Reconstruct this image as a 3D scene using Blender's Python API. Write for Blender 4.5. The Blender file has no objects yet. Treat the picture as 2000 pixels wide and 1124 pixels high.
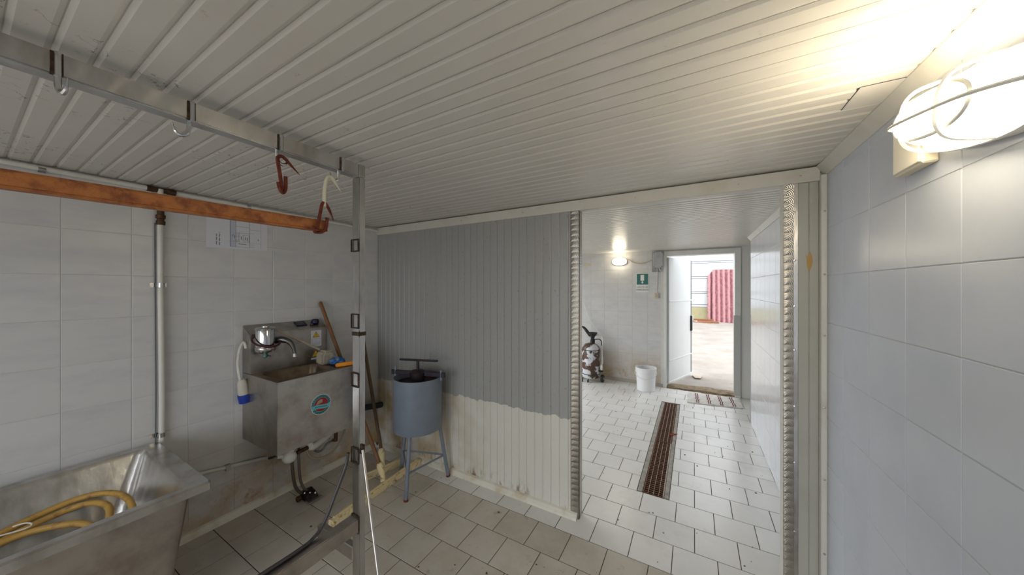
import bpy, bmesh, math, random
from mathutils import Vector, Matrix
random.seed(7)
scene = bpy.context.scene
C = scene.collection
PI = math.pi

# ------------------------------------------------------------------ camera
F_PX = 622.0
YAW = math.atan(355 / 622)
CAM = Vector((0, 0, 1.5))
cd = bpy.data.cameras.new('camera'); cam = bpy.data.objects.new('camera', cd); C.objects.link(cam)
cd.sensor_width = 36; cd.sensor_fit = 'HORIZONTAL'; cd.lens = 36 * F_PX / 2000; cd.clip_start = 0.02; cd.clip_end = 200
cam.location = CAM; cam.rotation_euler = (PI / 2, 0, YAW)
scene.camera = cam

# ------------------------------------------------------------------ world, sun, exposure
w = bpy.data.worlds.new('sky'); scene.world = w; w.use_nodes = True
bg = w.node_tree.nodes['Background']
bg.inputs[0].default_value = (0.92, 0.96, 1.0, 1); bg.inputs[1].default_value = 3.3
scene.view_settings.view_transform = 'Standard'
try: scene.view_settings.look = 'None'
except Exception: pass
scene.view_settings.gamma = 1.0
scene.view_settings.use_curve_mapping = False
scene.view_settings.exposure = 0.14
LAMP_NEAR = 23.0      # radiance of the bulkhead lamp on the right wall
LAMP_FAR = 20.0       # radiance of the bulkhead lamp in the far room
def portal(loc, rot, sx, sy):
    l = bpy.data.lights.new('daylight_portal', 'AREA'); l.shape = 'RECTANGLE'; l.size = sx; l.size_y = sy; l.cycles.is_portal = True
    o = bpy.data.objects.new('daylight_portal', l); C.objects.link(o); o.location = loc; o.rotation_euler = rot
portal((0.07, 5.44, 1.0), (PI / 2, 0, PI), 0.84, 1.97)          # exit door, facing into the far room
portal((-2.70, 3.75, 1.0), (0, -PI / 2, 0), 2.0, 2.3)            # side doorway of the far room
portal((-0.95, -1.70, 0.99), (PI / 2, 0, 0), 2.7, 1.98)          # rear doorway, added for daylight

FWD = Vector((-math.sin(YAW), math.cos(YAW), 0)); RGT = Vector((math.cos(YAW), math.sin(YAW), 0))
def in_view(p, m=90):
    d = Vector(p) - CAM; z = d.dot(FWD)
    if z < 0.12: return False
    x = 1000 + F_PX * d.dot(RGT) / z; y = 562 - F_PX * d.z / z
    return -m < x < 2000 + m and -m < y < 1124 + m

# ------------------------------------------------------------------ materials
def lin(c):
    return tuple((v / 12.92 if v <= 0.04045 else ((v + 0.055) / 1.055) ** 2.4) for v in c)
def rgb(r, g, b): return lin((r / 255, g / 255, b / 255)) + (1,)
MATS = {}
def M(name, col, rough=0.5, metal=0.0, var=0.0, noise=None, bump=None, stain=None, rnd=False, spec=0.5, emit=None, coat=0.0, stretch=None, trans=0.0):
    """noise=(scale, amount, colour2, lo, hi); bump=(scale, strength); stain=list of (colour, scale, lo, hi, zlo, zhi, amount)"""
    if name in MATS: return MATS[name]
    m = bpy.data.materials.new(name); m.use_nodes = True
    nt = m.node_tree; N = nt.nodes; Lk = nt.links
    b = N['Principled BSDF']
    b.inputs['Base Color'].default_value = col; b.inputs['Roughness'].default_value = rough
    b.inputs['Metallic'].default_value = metal; b.inputs['Specular IOR Level'].default_value = spec
    b.inputs['Coat Weight'].default_value = coat; b.inputs['Coat Roughness'].default_value = 0.1
    b.inputs['Transmission Weight'].default_value = trans
    geo = N.new('ShaderNodeNewGeometry'); pos = geo.outputs['Position']
    info = N.new('ShaderNodeObjectInfo')
    if rnd:
        mul = N.new('ShaderNodeVectorMath'); mul.operation = 'SCALE'; cmb = N.new('ShaderNodeCombineXYZ')
        for i in range(3): Lk.new(info.outputs['Random'], cmb.inputs[i])
        Lk.new(cmb.outputs[0], mul.inputs[0]); mul.inputs['Scale'].default_value = 37.0
        add = N.new('ShaderNodeVectorMath'); add.operation = 'ADD'
        Lk.new(pos, add.inputs[0]); Lk.new(mul.outputs[0], add.inputs[1]); npos = add.outputs[0]
    else: npos = pos
    if stretch:
        mp = N.new('ShaderNodeMapping'); mp.inputs['Scale'].default_value = stretch
        Lk.new(npos, mp.inputs['Vector']); npos = mp.outputs[0]
    cur = None
    def mix(fac, a, bcol):
        mx = N.new('ShaderNodeMix'); mx.data_type = 'RGBA'
        if isinstance(fac, float): mx.inputs['Factor'].default_value = fac
        else: Lk.new(fac, mx.inputs['Factor'])
        if a is None: mx.inputs['A'].default_value = col
        else: Lk.new(a, mx.inputs['A'])
        mx.inputs['B'].default_value = bcol
        return mx.outputs['Result']
    def nz(vec, scale, detail=5, rgh=0.6):
        n = N.new('ShaderNodeTexNoise'); n.inputs['Scale'].default_value = scale; n.inputs['Detail'].default_value = detail; n.inputs['Roughness'].default_value = rgh
        Lk.new(vec, n.inputs['Vector']); return n.outputs['Fac']
    def ramp(v, lo, hi, a=0.0, bb=1.0):
        r = N.new('ShaderNodeMapRange'); r.inputs['From Min'].default_value = lo; r.inputs['From Max'].default_value = hi
        r.inputs['To Min'].default_value = a; r.inputs['To Max'].default_value = bb
        Lk.new(v, r.inputs['Value']); return r.outputs['Result']
    def mulv(a, bb):
        q = N.new('ShaderNodeMath'); q.operation = 'MULTIPLY'; Lk.new(a, q.inputs[0])
        if isinstance(bb, float): q.inputs[1].default_value = bb
        else: Lk.new(bb, q.inputs[1])
        return q.outputs[0]
    if noise:
        sc, amt, c2, lo, hi = noise
        cur = mix(mulv(ramp(nz(npos, sc), lo, hi), float(amt)), cur, c2)
    if stain:
        sep = N.new('ShaderNodeSeparateXYZ'); Lk.new(pos, sep.inputs[0])
        for (sc_col, sc, lo, hi, zlo, zhi, amt) in stain:
            f = ramp(nz(pos, sc, 8, 0.7), lo, hi)
            if zlo is not None: f = mulv(f, ramp(sep.outputs['Z'], zlo, zhi))
            cur = mix(mulv(f, float(amt)), cur, sc_col)
    if var:
        hs = N.new('ShaderNodeHueSaturation')
        if cur is None: hs.inputs['Color'].default_value = col
        else: Lk.new(cur, hs.inputs['Color'])
        Lk.new(ramp(info.outputs['Random'], 0, 1, 1 - var, 1 + var), hs.inputs['Value']); cur = hs.outputs[0]
    if cur is not None: Lk.new(cur, b.inputs['Base Color'])
    if bump:
        bp = N.new('ShaderNodeBump'); bp.inputs['Strength'].default_value = bump[1]; bp.inputs['Distance'].default_value = 0.01
        Lk.new(nz(npos, bump[0]), bp.inputs['Height']); Lk.new(bp.outputs[0], b.inputs['Normal'])
    if emit:
        b.inputs['Emission Color'].default_value = emit[0]; b.inputs['Emission Strength'].default_value = emit[1]
    MATS[name] = m; return m

GRIME = rgb(150, 112, 60); RUSTC = rgb(110, 58, 26)
TILE = M('wall_tile', rgb(206, 205, 203), 0.28, var=0.02, rnd=True, noise=(6, 0.55, rgb(184, 185, 191), 0.46, 0.74), bump=(30, 0.03), stretch=(1, 0.7, 2.2),
         stain=[(rgb(176, 146, 92), 2.2, 0.34, 0.58, 0.60, 0.06, 0.95), (rgb(150, 104, 52), 9, 0.54, 0.68, 0.45, 0.05, 0.85)])
TILE_SKYTINT = M('wall_tile_right', rgb(200, 205, 214), 0.26, var=0.02, rnd=True, noise=(5, 0.6, rgb(186, 194, 208), 0.42, 0.75), bump=(30, 0.02))  # blue of the incoming skylight painted into the tile colour
GROUT = M('wall_grout', rgb(198, 196, 191), 0.8, stain=[(GRIME, 3, 0.4, 0.65, 0.6, 0.05, 0.8)])
FTILE = M('floor_tile', rgb(230, 229, 226), 0.26, var=0.03, rnd=True, noise=(4, 0.5, rgb(214, 211, 205), 0.45, 0.75), bump=(18, 0.04),
          stain=[(rgb(150, 132, 104), 1.7, 0.55, 0.72, None, None, 0.3)])
FTILE_WET = M('floor_tile_dirty', rgb(205, 199, 188), 0.3, var=0.035, rnd=True, noise=(4, 0.6, rgb(184, 175, 160), 0.42, 0.72), bump=(18, 0.04),
          stain=[(rgb(134, 112, 82), 1.9, 0.46, 0.74, None, None, 0.38), (rgb(120, 92, 58), 11, 0.6, 0.72, None, None, 0.5)])
FGROUT = M('floor_grout', rgb(88, 76, 62), 0.9, noise=(12, 0.6, rgb(60, 52, 44), 0.4, 0.6))
CEIL = M('ceiling_panel', rgb(212, 208, 200), 0.27, var=0.012, noise=(3, 0.25, rgb(198, 193, 182), 0.45, 0.7), bump=(7, 0.03),
         stain=[(rgb(120, 100, 76), 26, 0.66, 0.75, None, None, 0.5)])
def scuffs(m):
    # thin dark scratches scribbled in patches
    nt = m.node_tree; N = nt.nodes; Lk = nt.links; b = N['Principled BSDF']
    src = b.inputs['Base Color'].links[0].from_socket
    geo = N.new('ShaderNodeNewGeometry')
    def nz(sc, det, dist=0.0):
        n = N.new('ShaderNodeTexNoise'); n.inputs['Scale'].default_value = sc; n.inputs['Detail'].default_value = det; n.inputs['Distortion'].default_value = dist
        Lk.new(geo.outputs['Position'], n.inputs['Vector']); return n.outputs['Fac']
    def mt(op, a, bb=0.0):
        q = N.new('ShaderNodeMath'); q.operation = op
        for i, v in ((0, a), (1, bb)):
            if isinstance(v, (int, float)): q.inputs[i].default_value = v
            else: Lk.new(v, q.inputs[i])
        return q.outputs[0]
    def rg(v, a, bb):
        r = N.new('ShaderNodeMapRange'); r.inputs['From Min'].default_value = a; r.inputs['From Max'].default_value = bb; Lk.new(v, r.inputs['Value']); return r.outputs['Result']
    sx = N.new('ShaderNodeSeparateXYZ'); Lk.new(geo.outputs['Position'], sx.inputs[0])
    line = mt('MULTIPLY', rg(mt('ABSOLUTE', mt('SUBTRACT', nz(13, 5, 0.0), 0.5)), 0.009, 0.002), rg(sx.outputs['X'], -0.85, -1.15))
    patch = mt('MULTIPLY', rg(nz(3.1, 2), 0.48, 0.58), rg(nz(34, 2), 0.46, 0.54))
    mx = N.new('ShaderNodeMix'); mx.data_type = 'RGBA'; Lk.new(mt('MULTIPLY', mt('MULTIPLY', line, patch), 0.8), mx.inputs['Factor']); Lk.new(src, mx.inputs['A']); mx.inputs['B'].default_value = rgb(92, 70, 52)
    Lk.new(mx.outputs['Result'], b.inputs['Base Color'])
scuffs(CEIL)
TRIMW = M('trim_paint', rgb(205, 202, 192), 0.4, noise=(6, 0.4, rgb(176, 166, 140), 0.5, 0.75), stain=[(RUSTC, 14, 0.68, 0.76, None, None, 0.5)])
BASEW = M('baseboard_white', rgb(222, 218, 205), 0.4, noise=(5, 0.7, rgb(176, 150, 100), 0.48, 0.68))
STEEL = M('brushed_steel', rgb(198, 197, 195), 0.25, 1.0, noise=(9, 0.7, rgb(132, 122, 110), 0.45, 0.72), bump=(22, 0.10), stretch=(1, 1, 0.4))
STEELD = M('dull_steel', rgb(182, 177, 171), 0.34, 1.0, noise=(8, 0.6, rgb(134, 122, 112), 0.42, 0.7), bump=(25, 0.07))
CHROME = M('chrome', rgb(205, 205, 205), 0.14, 1.0)
DARKW = M('burnt_weld', rgb(52, 42, 34), 0.55, 0.5, noise=(60, 0.8, rgb(92, 64, 44), 0.45, 0.6), bump=(90, 0.5))
RUST = M('rust_red', rgb(96, 38, 24), 0.8, 0.1, noise=(50, 0.7, rgb(136, 62, 34), 0.45, 0.65), bump=(90, 0.4))
RAILM = M('rusted_rail', rgb(172, 106, 52), 0.5, 0.15, noise=(26, 0.9, rgb(122, 62, 30), 0.44, 0.64), bump=(60, 0.5),
          stain=[(rgb(176, 112, 50), 44, 0.52, 0.66, None, None, 0.7)])
PLASW = M('white_plastic', rgb(226, 224, 216), 0.4, noise=(8, 0.4, rgb(196, 188, 170), 0.5, 0.7))
PIPEW = M('white_pipe', rgb(214, 211, 203), 0.4, noise=(6, 0.4, rgb(178, 170, 150), 0.5, 0.75))
BLACK = M('black_rubber', rgb(24, 23, 24), 0.5)
BRASS = M('dark_brass', rgb(70, 50, 34), 0.5, 0.6, noise=(40, 0.7, rgb(104, 74, 44), 0.4, 0.65))
BLUEP = M('blue_grey_paint', rgb(118, 127, 140), 0.45, noise=(9, 0.5, rgb(104, 112, 122), 0.45, 0.7), bump=(30, 0.08),
          stain=[(RUSTC, 22, 0.69, 0.74, None, None, 0.8), (rgb(78, 60, 50), 12, 0.5, 0.66, 0.14, 0.0, 0.9)])
WOOD = M('handle_wood', rgb(132, 92, 58), 0.6, noise=(14, 0.6, rgb(104, 70, 42), 0.4, 0.65), stretch=(3, 3, 0.4), bump=(40, 0.1))
WOODD = M('handle_wood_dark', rgb(108, 86, 62), 0.65, noise=(14, 0.6, rgb(84, 66, 46), 0.4, 0.65), stretch=(3, 3, 0.4), bump=(40, 0.1))
FOAM = M('yellowed_foam', rgb(226, 208, 162), 0.85, noise=(34, 0.9, rgb(140, 104, 60), 0.56, 0.7), bump=(60, 0.5))
HOSEY = M('yellow_hose', rgb(190, 150, 74), 0.5, noise=(24, 0.8, rgb(128, 88, 40), 0.54, 0.7), bump=(70, 0.1))
BLUEC = M('blue_plastic', rgb(18, 52, 150), 0.4)
NAVY = M('navy_plastic', rgb(20, 24, 58), 0.35)
ORANGE = M('orange_plastic', rgb(238, 150, 30), 0.45)
MAROON = M('maroon_rubber', rgb(70, 26, 36), 0.4)
PAPER = M('paper', rgb(214, 216, 222), 0.6)
INK = M('ink', rgb(66, 68, 76), 0.7)
INKL = M('ink_pale', rgb(140, 144, 156), 0.7)
YELLOW = M('sign_yellow', rgb(240, 186, 24), 0.5)
TEAL = M('sign_green', rgb(52, 112, 104), 0.5)
REDS = M('sticker_red', rgb(140, 34, 36), 0.45)
TEALS = M('sticker_teal', rgb(28, 106, 104), 0.45)
CYANS = M('sticker_cyan', rgb(108, 178, 188), 0.45)
TANS = M('sticker_tan', rgb(166, 140, 120), 0.5)
GREYBOX = M('grey_box', rgb(176, 178, 178), 0.5, noise=(10, 0.4, rgb(150, 150, 148), 0.5, 0.7))
CONC = M('concrete', rgb(172, 168, 160), 0.85, noise=(20, 0.6, rgb(118, 112, 102), 0.4, 0.65), bump=(50, 0.3))
GRATE = M('rusted_grate', rgb(128, 92, 72), 0.6, 0.4, noise=(30, 0.7, rgb(84, 52, 36), 0.4, 0.65), bump=(60, 0.3))
GRATES = M('worn_grate_edge', rgb(168, 158, 148), 0.45, 0.5, noise=(30, 0.6, rgb(110, 80, 62), 0.45, 0.65))
PIT = M('drain_pit', rgb(26, 16, 10), 0.7, noise=(16, 0.8, rgb(52, 30, 14), 0.4, 0.65))
DOORW = M('door_white', rgb(206, 208, 208), 0.4, noise=(3, 0.2, rgb(194, 194, 190), 0.5, 0.7))
JAMB = M('jamb_grey', rgb(226, 226, 222), 0.45, noise=(6, 0.4, rgb(204, 203, 197), 0.5, 0.72))
DIRT = M('yard_dirt', rgb(158, 151, 143), 0.95, noise=(1.3, 0.7, rgb(132, 122, 111), 0.4, 0.68), bump=(6, 0.5), stain=[(rgb(110, 92, 74), 7, 0.6, 0.72, None, None, 0.6)])
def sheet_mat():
    # faded pink-red corrugated sheet, mottled grime plus groove shade painted into its valleys
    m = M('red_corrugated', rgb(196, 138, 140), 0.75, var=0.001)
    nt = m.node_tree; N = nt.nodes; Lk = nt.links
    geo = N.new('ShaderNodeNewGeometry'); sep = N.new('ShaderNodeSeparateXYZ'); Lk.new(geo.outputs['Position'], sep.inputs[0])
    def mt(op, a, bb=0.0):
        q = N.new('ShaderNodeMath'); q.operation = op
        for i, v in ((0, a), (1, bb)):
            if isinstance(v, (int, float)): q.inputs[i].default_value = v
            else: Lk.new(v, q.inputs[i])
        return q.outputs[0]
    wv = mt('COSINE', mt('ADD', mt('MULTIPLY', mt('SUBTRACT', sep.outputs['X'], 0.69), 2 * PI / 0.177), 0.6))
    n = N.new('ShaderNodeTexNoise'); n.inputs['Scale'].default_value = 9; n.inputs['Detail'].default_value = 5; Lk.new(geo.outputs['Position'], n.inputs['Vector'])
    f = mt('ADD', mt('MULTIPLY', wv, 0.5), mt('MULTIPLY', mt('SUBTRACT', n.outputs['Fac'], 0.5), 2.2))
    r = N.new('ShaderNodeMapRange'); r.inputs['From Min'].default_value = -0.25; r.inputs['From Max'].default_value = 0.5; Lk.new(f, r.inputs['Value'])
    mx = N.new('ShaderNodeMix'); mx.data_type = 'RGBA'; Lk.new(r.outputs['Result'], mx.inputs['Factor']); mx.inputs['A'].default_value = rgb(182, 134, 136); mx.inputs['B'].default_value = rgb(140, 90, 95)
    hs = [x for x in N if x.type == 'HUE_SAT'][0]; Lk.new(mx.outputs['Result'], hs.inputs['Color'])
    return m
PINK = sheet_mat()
EXTW = M('outside_white', rgb(196, 198, 200), 0.7)
OLIVE = M('olive_band', rgb(168, 160, 124), 0.8, noise=(3, 0.5, rgb(140, 134, 100), 0.4, 0.7))
RUSTO = M('rusty_bar', rgb(142, 96, 66), 0.8, noise=(20, 0.6, rgb(120, 64, 36), 0.4, 0.65))
MATC = M('mat_cloth', rgb(224, 220, 214), 0.95, noise=(40, 0.5, rgb(180, 172, 164), 0.45, 0.65), bump=(120, 0.6))
MATR = M('mat_stripe', rgb(116, 62, 64), 0.95, bump=(120, 0.6))
LEAFR = M('dead_leaf', rgb(140, 58, 40), 0.8)
DEBRIS = M('floor_dirt', rgb(88, 72, 54), 0.95)
BUCKETW = M('bucket_white', rgb(236, 237, 238), 0.35)
CAGEW = M('lamp_cage', rgb(232, 230, 222), 0.45)

def tank_mat():
    m = M('peeling_tank', rgb(206, 208, 212), 0.4, noise=(7, 1.0, rgb(80, 56, 42), 0.46, 0.50), bump=(30, 0.1))
    return m
TANK = tank_mat()

def partition_mat():
    """white below, grey overpaint above an uneven brushed edge"""
    m = M('partition_paint', rgb(206, 202, 190), 0.34, var=0.012)
    nt = m.node_tree; N = nt.nodes; Lk = nt.links; b = N['Principled BSDF']
    geo = N.new('ShaderNodeNewGeometry'); sep = N.new('ShaderNodeSeparateXYZ'); Lk.new(geo.outputs['Position'], sep.inputs[0])
    mp = N.new('ShaderNodeMapping'); mp.inputs['Scale'].default_value = (1, 1, 0.35); Lk.new(geo.outputs['Position'], mp.inputs['Vector'])
    n = N.new('ShaderNodeTexNoise'); n.inputs['Scale'].default_value = 14; n.inputs['Detail'].default_value = 6; Lk.new(mp.outputs[0], n.inputs['Vector'])
    def math_(op, a, bb):
        q = N.new('ShaderNodeMath'); q.operation = op
        for i, v in ((0, a), (1, bb)):
            if isinstance(v, (int, float)): q.inputs[i].default_value = v
            else: Lk.new(v, q.inputs[i])
        return q.outputs[0]
    edge = math_('ADD', math_('MULTIPLY', math_('SUBTRACT', n.outputs['Fac'], 0.5), 0.085), 0.632)
    f = N.new('ShaderNodeMapRange'); f.inputs['From Min'].default_value = 0; f.inputs['From Max'].default_value = 0.004
    Lk.new(math_('SUBTRACT', sep.outputs['Z'], edge), f.inputs['Value'])
    # stains on the old white paint
    n2 = N.new('ShaderNodeTexNoise'); n2.inputs['Scale'].default_value = 5; n2.inputs['Detail'].default_value = 8; Lk.new(geo.outputs['Position'], n2.inputs['Vector'])
    def rng(v, a, bb, c=0.0, d=1.0):
        r = N.new('ShaderNodeMapRange'); r.inputs['From Min'].default_value = a; r.inputs['From Max'].default_value = bb; r.inputs['To Min'].default_value = c; r.inputs['To Max'].default_value = d
        Lk.new(v, r.inputs['Value']); return r.outputs['Result']
    st = math_('MULTIPLY', rng(n2.outputs['Fac'], 0.36, 0.6), rng(sep.outputs['X'], -1.25, -2.1, 0.05, 0.8))
    n3 = N.new('ShaderNodeTexNoise'); n3.inputs['Scale'].default_value = 30; n3.inputs['Detail'].default_value = 6; Lk.new(mp.outputs[0], n3.inputs['Vector'])
    bot = math_('MULTIPLY', math_('MULTIPLY', rng(n3.outputs['Fac'], 0.5, 0.62), rng(n2.outputs['Fac'], 0.44, 0.6)), rng(sep.outputs['Z'], 0.14, 0.03))
    def mix(fac, a, bb):
        mx = N.new('ShaderNodeMix'); mx.data_type = 'RGBA'; Lk.new(fac, mx.inputs['Factor'])
        for k, v in (('A', a), ('B', bb)):
            if isinstance(v, tuple): mx.inputs[k].default_value = v
            else: Lk.new(v, mx.inputs[k])
        return mx.outputs['Result']
    low = mix(bot, mix(st, rgb(216, 213, 204), rgb(178, 152, 102)), rgb(104, 72, 42))
    n4 = N.new('ShaderNodeTexNoise'); n4.inputs['Scale'].default_value = 70; n4.inputs['Detail'].default_value = 3; Lk.new(geo.outputs['Position'], n4.inputs['Vector'])
    up = mix(math_('MULTIPLY', rng(n4.outputs['Fac'], 0.66, 0.72), 0.5), rgb(160, 160, 157), rgb(104, 92, 78))
    col = mix(f.outputs['Result'], low, up)
    hs = [x for x in N if x.type == 'HUE_SAT'][0]
    Lk.new(col, hs.inputs['Color'])
    return m
PART = partition_mat()

def swirl_mat(x0):
    """machine-turned (swirl finished) stainless strip"""
    m = bpy.data.materials.new('swirl_steel'); m.use_nodes = True
    nt = m.node_tree; N = nt.nodes; Lk = nt.links; b = N['Principled BSDF']
    b.inputs['Base Color'].default_value = rgb(168, 162, 152); b.inputs['Metallic'].default_value = 1; b.inputs['Roughness'].default_value = 0.3
    geo = N.new('ShaderNodeNewGeometry'); sep = N.new('ShaderNodeSeparateXYZ'); Lk.new(geo.outputs['Position'], sep.inputs[0])
    def math_(op, a, bb=0.0):
        q = N.new('ShaderNodeMath'); q.operation = op
        for i, v in ((0, a), (1, bb)):
            if isinstance(v, (int, float)): q.inputs[i].default_value = v
            else: Lk.new(v, q.inputs[i])
        return q.outputs[0]
    zm = math_('MODULO', sep.outputs['Z'], 0.036)
    dx = math_('SUBTRACT', sep.outputs['X'], x0)
    r2 = math_('ADD', math_('MULTIPLY', dx, dx), math_('MULTIPLY', zm, zm))
    r = math_('SQRT', r2)
    s = math_('SINE', math_('MULTIPLY', r, 900.0))
    ang = math_('ARCTAN2', zm, dx)
    tilt = math_('ADD', math_('MULTIPLY', s, 0.15), math_('MULTIPLY', math_('SINE', math_('MULTIPLY', ang, 2.0)), 1.0))
    bp = N.new('ShaderNodeBump'); bp.inputs['Strength'].default_value = 0.35; bp.inputs['Distance'].default_value = 0.006
    Lk.new(tilt, bp.inputs['Height']); Lk.new(bp.outputs[0], b.inputs['Normal'])
    return m

# ------------------------------------------------------------------ mesh helpers
class MB:
    def __init__(s): s.v = []; s.f = []; s.sm = []
    def add(s, vs, fs, smooth=False):
        o = len(s.v); s.v += [tuple(v) for v in vs]
        for f in fs: s.f.append(tuple(i + o for i in f)); s.sm.append(smooth)
        return s
    def box(s, x0, x1, y0, y1, z0, z1):
        if x0 > x1: x0, x1 = x1, x0
        if y0 > y1: y0, y1 = y1, y0
        if z0 > z1: z0, z1 = z1, z0
        return s.add([(x0, y0, z0), (x1, y0, z0), (x1, y1, z0), (x0, y1, z0), (x0, y0, z1), (x1, y0, z1), (x1, y1, z1), (x0, y1, z1)],
                     [(0, 3, 2, 1), (4, 5, 6, 7), (0, 1, 5, 4), (1, 2, 6, 5), (2, 3, 7, 6), (3, 0, 4, 7)])
    def prism(s, poly, a, b, axis='z'):
        """poly of 2D points extruded from a to b along axis; 2D axes: z:(x,y)  y:(x,z)  x:(y,z)"""
        def p3(p, t):
            return {'z': (p[0], p[1], t), 'y': (p[0], t, p[1]), 'x': (t, p[0], p[1])}[axis]
        n = len(poly)
        vs = [p3(p, a) for p in poly] + [p3(p, b) for p in poly]
        fs = [tuple(range(n - 1, -1, -1)), tuple(range(n, 2 * n))] + [(i, (i + 1) % n, n + (i + 1) % n, n + i) for i in range(n)]
        return s.add(vs, fs)
    def loft(s, loops, cap=True, smooth=False, closed=False):
        n = len(loops[0]); vs = [p for l in loops for p in l]; fs = []
        K = len(loops)
        for k in range(K if closed else K - 1):
            a = k * n; b = ((k + 1) % K) * n
            for i in range(n): fs.append((a + i, a + (i + 1) % n, b + (i + 1) % n, b + i))
        s.add(vs, fs, smooth)
        if cap and not closed:
            s.add(loops[0], [tuple(range(n - 1, -1, -1))]); s.add(loops[-1], [tuple(range(n))])
        return s
    def tube(s, pts, r, n=10, cap=True, closed=False, sub=0):
        P = [Vector(p) for p in pts]
        R = list(r) if isinstance(r, (list, tuple)) else [r] * len(P)
        if sub:
            Q = []; RR = []; K = len(P)
            rng = range(K if closed else K - 1)
            for i in rng:
                p0 = P[(i - 1) % K] if (closed or i > 0) else P[i]; p1 = P[i]; p2 = P[(i + 1) % K]
                p3 = P[(i + 2) % K] if (closed or i + 2 < K) else p2
                for j in range(sub):
                    t = j / sub
                    Q.append(0.5 * ((2 * p1) + (p2 - p0) * t + (2 * p0 - 5 * p1 + 4 * p2 - p3) * t * t + (3 * p1 - p0 - 3 * p2 + p3) * t ** 3))
                    RR.append(R[i] * (1 - t) + R[(i + 1) % K] * t)
            if not closed: Q.append(P[-1]); RR.append(R[-1])
            P, R = Q, RR
        K = len(P); loops = []; up = None
        for i in range(K):
            if closed: t = P[(i + 1) % K] - P[(i - 1) % K]
            else: t = P[min(i + 1, K - 1)] - P[max(i - 1, 0)]
            t.normalize()
            if up is None:
                up = Vector((0, 0, 1)) if abs(t.z) < 0.9 else Vector((1, 0, 0))
            side = t.cross(up)
            if side.length < 1e-5: side = t.orthogonal()
            side.normalize(); u2 = side.cross(t).normalized(); up = u2
            loops.append([tuple(P[i] + (side * math.cos(2 * PI * k / n) + u2 * math.sin(2 * PI * k / n)) * R[i]) for k in range(n)])
        return s.loft(loops, cap=cap, smooth=True, closed=closed)
    def lathe(s, prof, c=(0, 0, 0), n=24, axis='z', cap=True):
        loops = []
        for (r, h) in prof:
            l = []
            for k in range(n):
                a = 2 * PI * k / n; ca, sa = r * math.cos(a), r * math.sin(a)
                if axis == 'z': p = (c[0] + ca, c[1] + sa, c[2] + h)
                elif axis == 'x': p = (c[0] + h, c[1] + ca, c[2] + sa)
                else: p = (c[0] + sa, c[1] + h, c[2] + ca)
                l.append(p)
            loops.append(l)
        return s.loft(loops, cap=cap, smooth=True)
    def sphere(s, c, rx, ry, rz, nu=16, nv=9):
        loops = []
        for j in range(1, nv):
            t = PI * j / nv - PI / 2
            loops.append([(c[0] + rx * math.cos(t) * math.cos(2 * PI * k / nu), c[1] + ry * math.cos(t) * math.sin(2 * PI * k / nu), c[2] + rz * math.sin(t)) for k in range(nu)])
        return s.loft(loops, smooth=True)
    def build(s, name, mat, parent=None, bevel=0.0, seg=1):
        me = bpy.data.meshes.new(name); me.from_pydata(s.v, [], s.f)
        me.polygons.foreach_set('use_smooth', s.sm)
        bm = bmesh.new(); bm.from_mesh(me)
        if bevel:
            ed = [e for e in bm.edges if len(e.link_faces) == 2 and e.calc_face_angle(0) > 0.6]
            bmesh.ops.bevel(bm, geom=ed, offset=bevel, segments=seg, affect='EDGES', clamp_overlap=True)
        bmesh.ops.recalc_face_normals(bm, faces=bm.faces)
        if any(s.sm):
            for e in bm.edges:
                if len(e.link_faces) == 2 and e.calc_face_angle(0) > 0.7: e.smooth = False
        bm.to_mesh(me); bm.free()
        me.materials.append(mat)
        o = bpy.data.objects.new(name, me); C.objects.link(o)
        if parent is not None: attach(o, parent)
        return o
def attach(o, parent):
    o.parent = parent
    o.matrix_parent_inverse = world_of(parent).inverted()
def world_of(o):
    m = Matrix.Translation(o.location) @ o.rotation_euler.to_matrix().to_4x4()
    return (world_of(o.parent) @ o.matrix_parent_inverse @ m) if o.parent else m
def thing(name, label, cat, loc=(0, 0, 0), group=None):
    o = bpy.data.objects.new(name, None); C.objects.link(o); o.location = loc; o.empty_display_size = 0.05
    return tag(o, label, cat, group)
def tag(o, label=None, cat=None, group=None, kind=None):
    if label: o['label'] = label
    if cat: o['category'] = cat
    if group: o['group'] = group
    if kind: o['kind'] = kind
    return o
def part(o, label): o['label'] = label; return o
def struct(o, label, cat): return tag(o, label, cat, None, 'structure')

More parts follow.
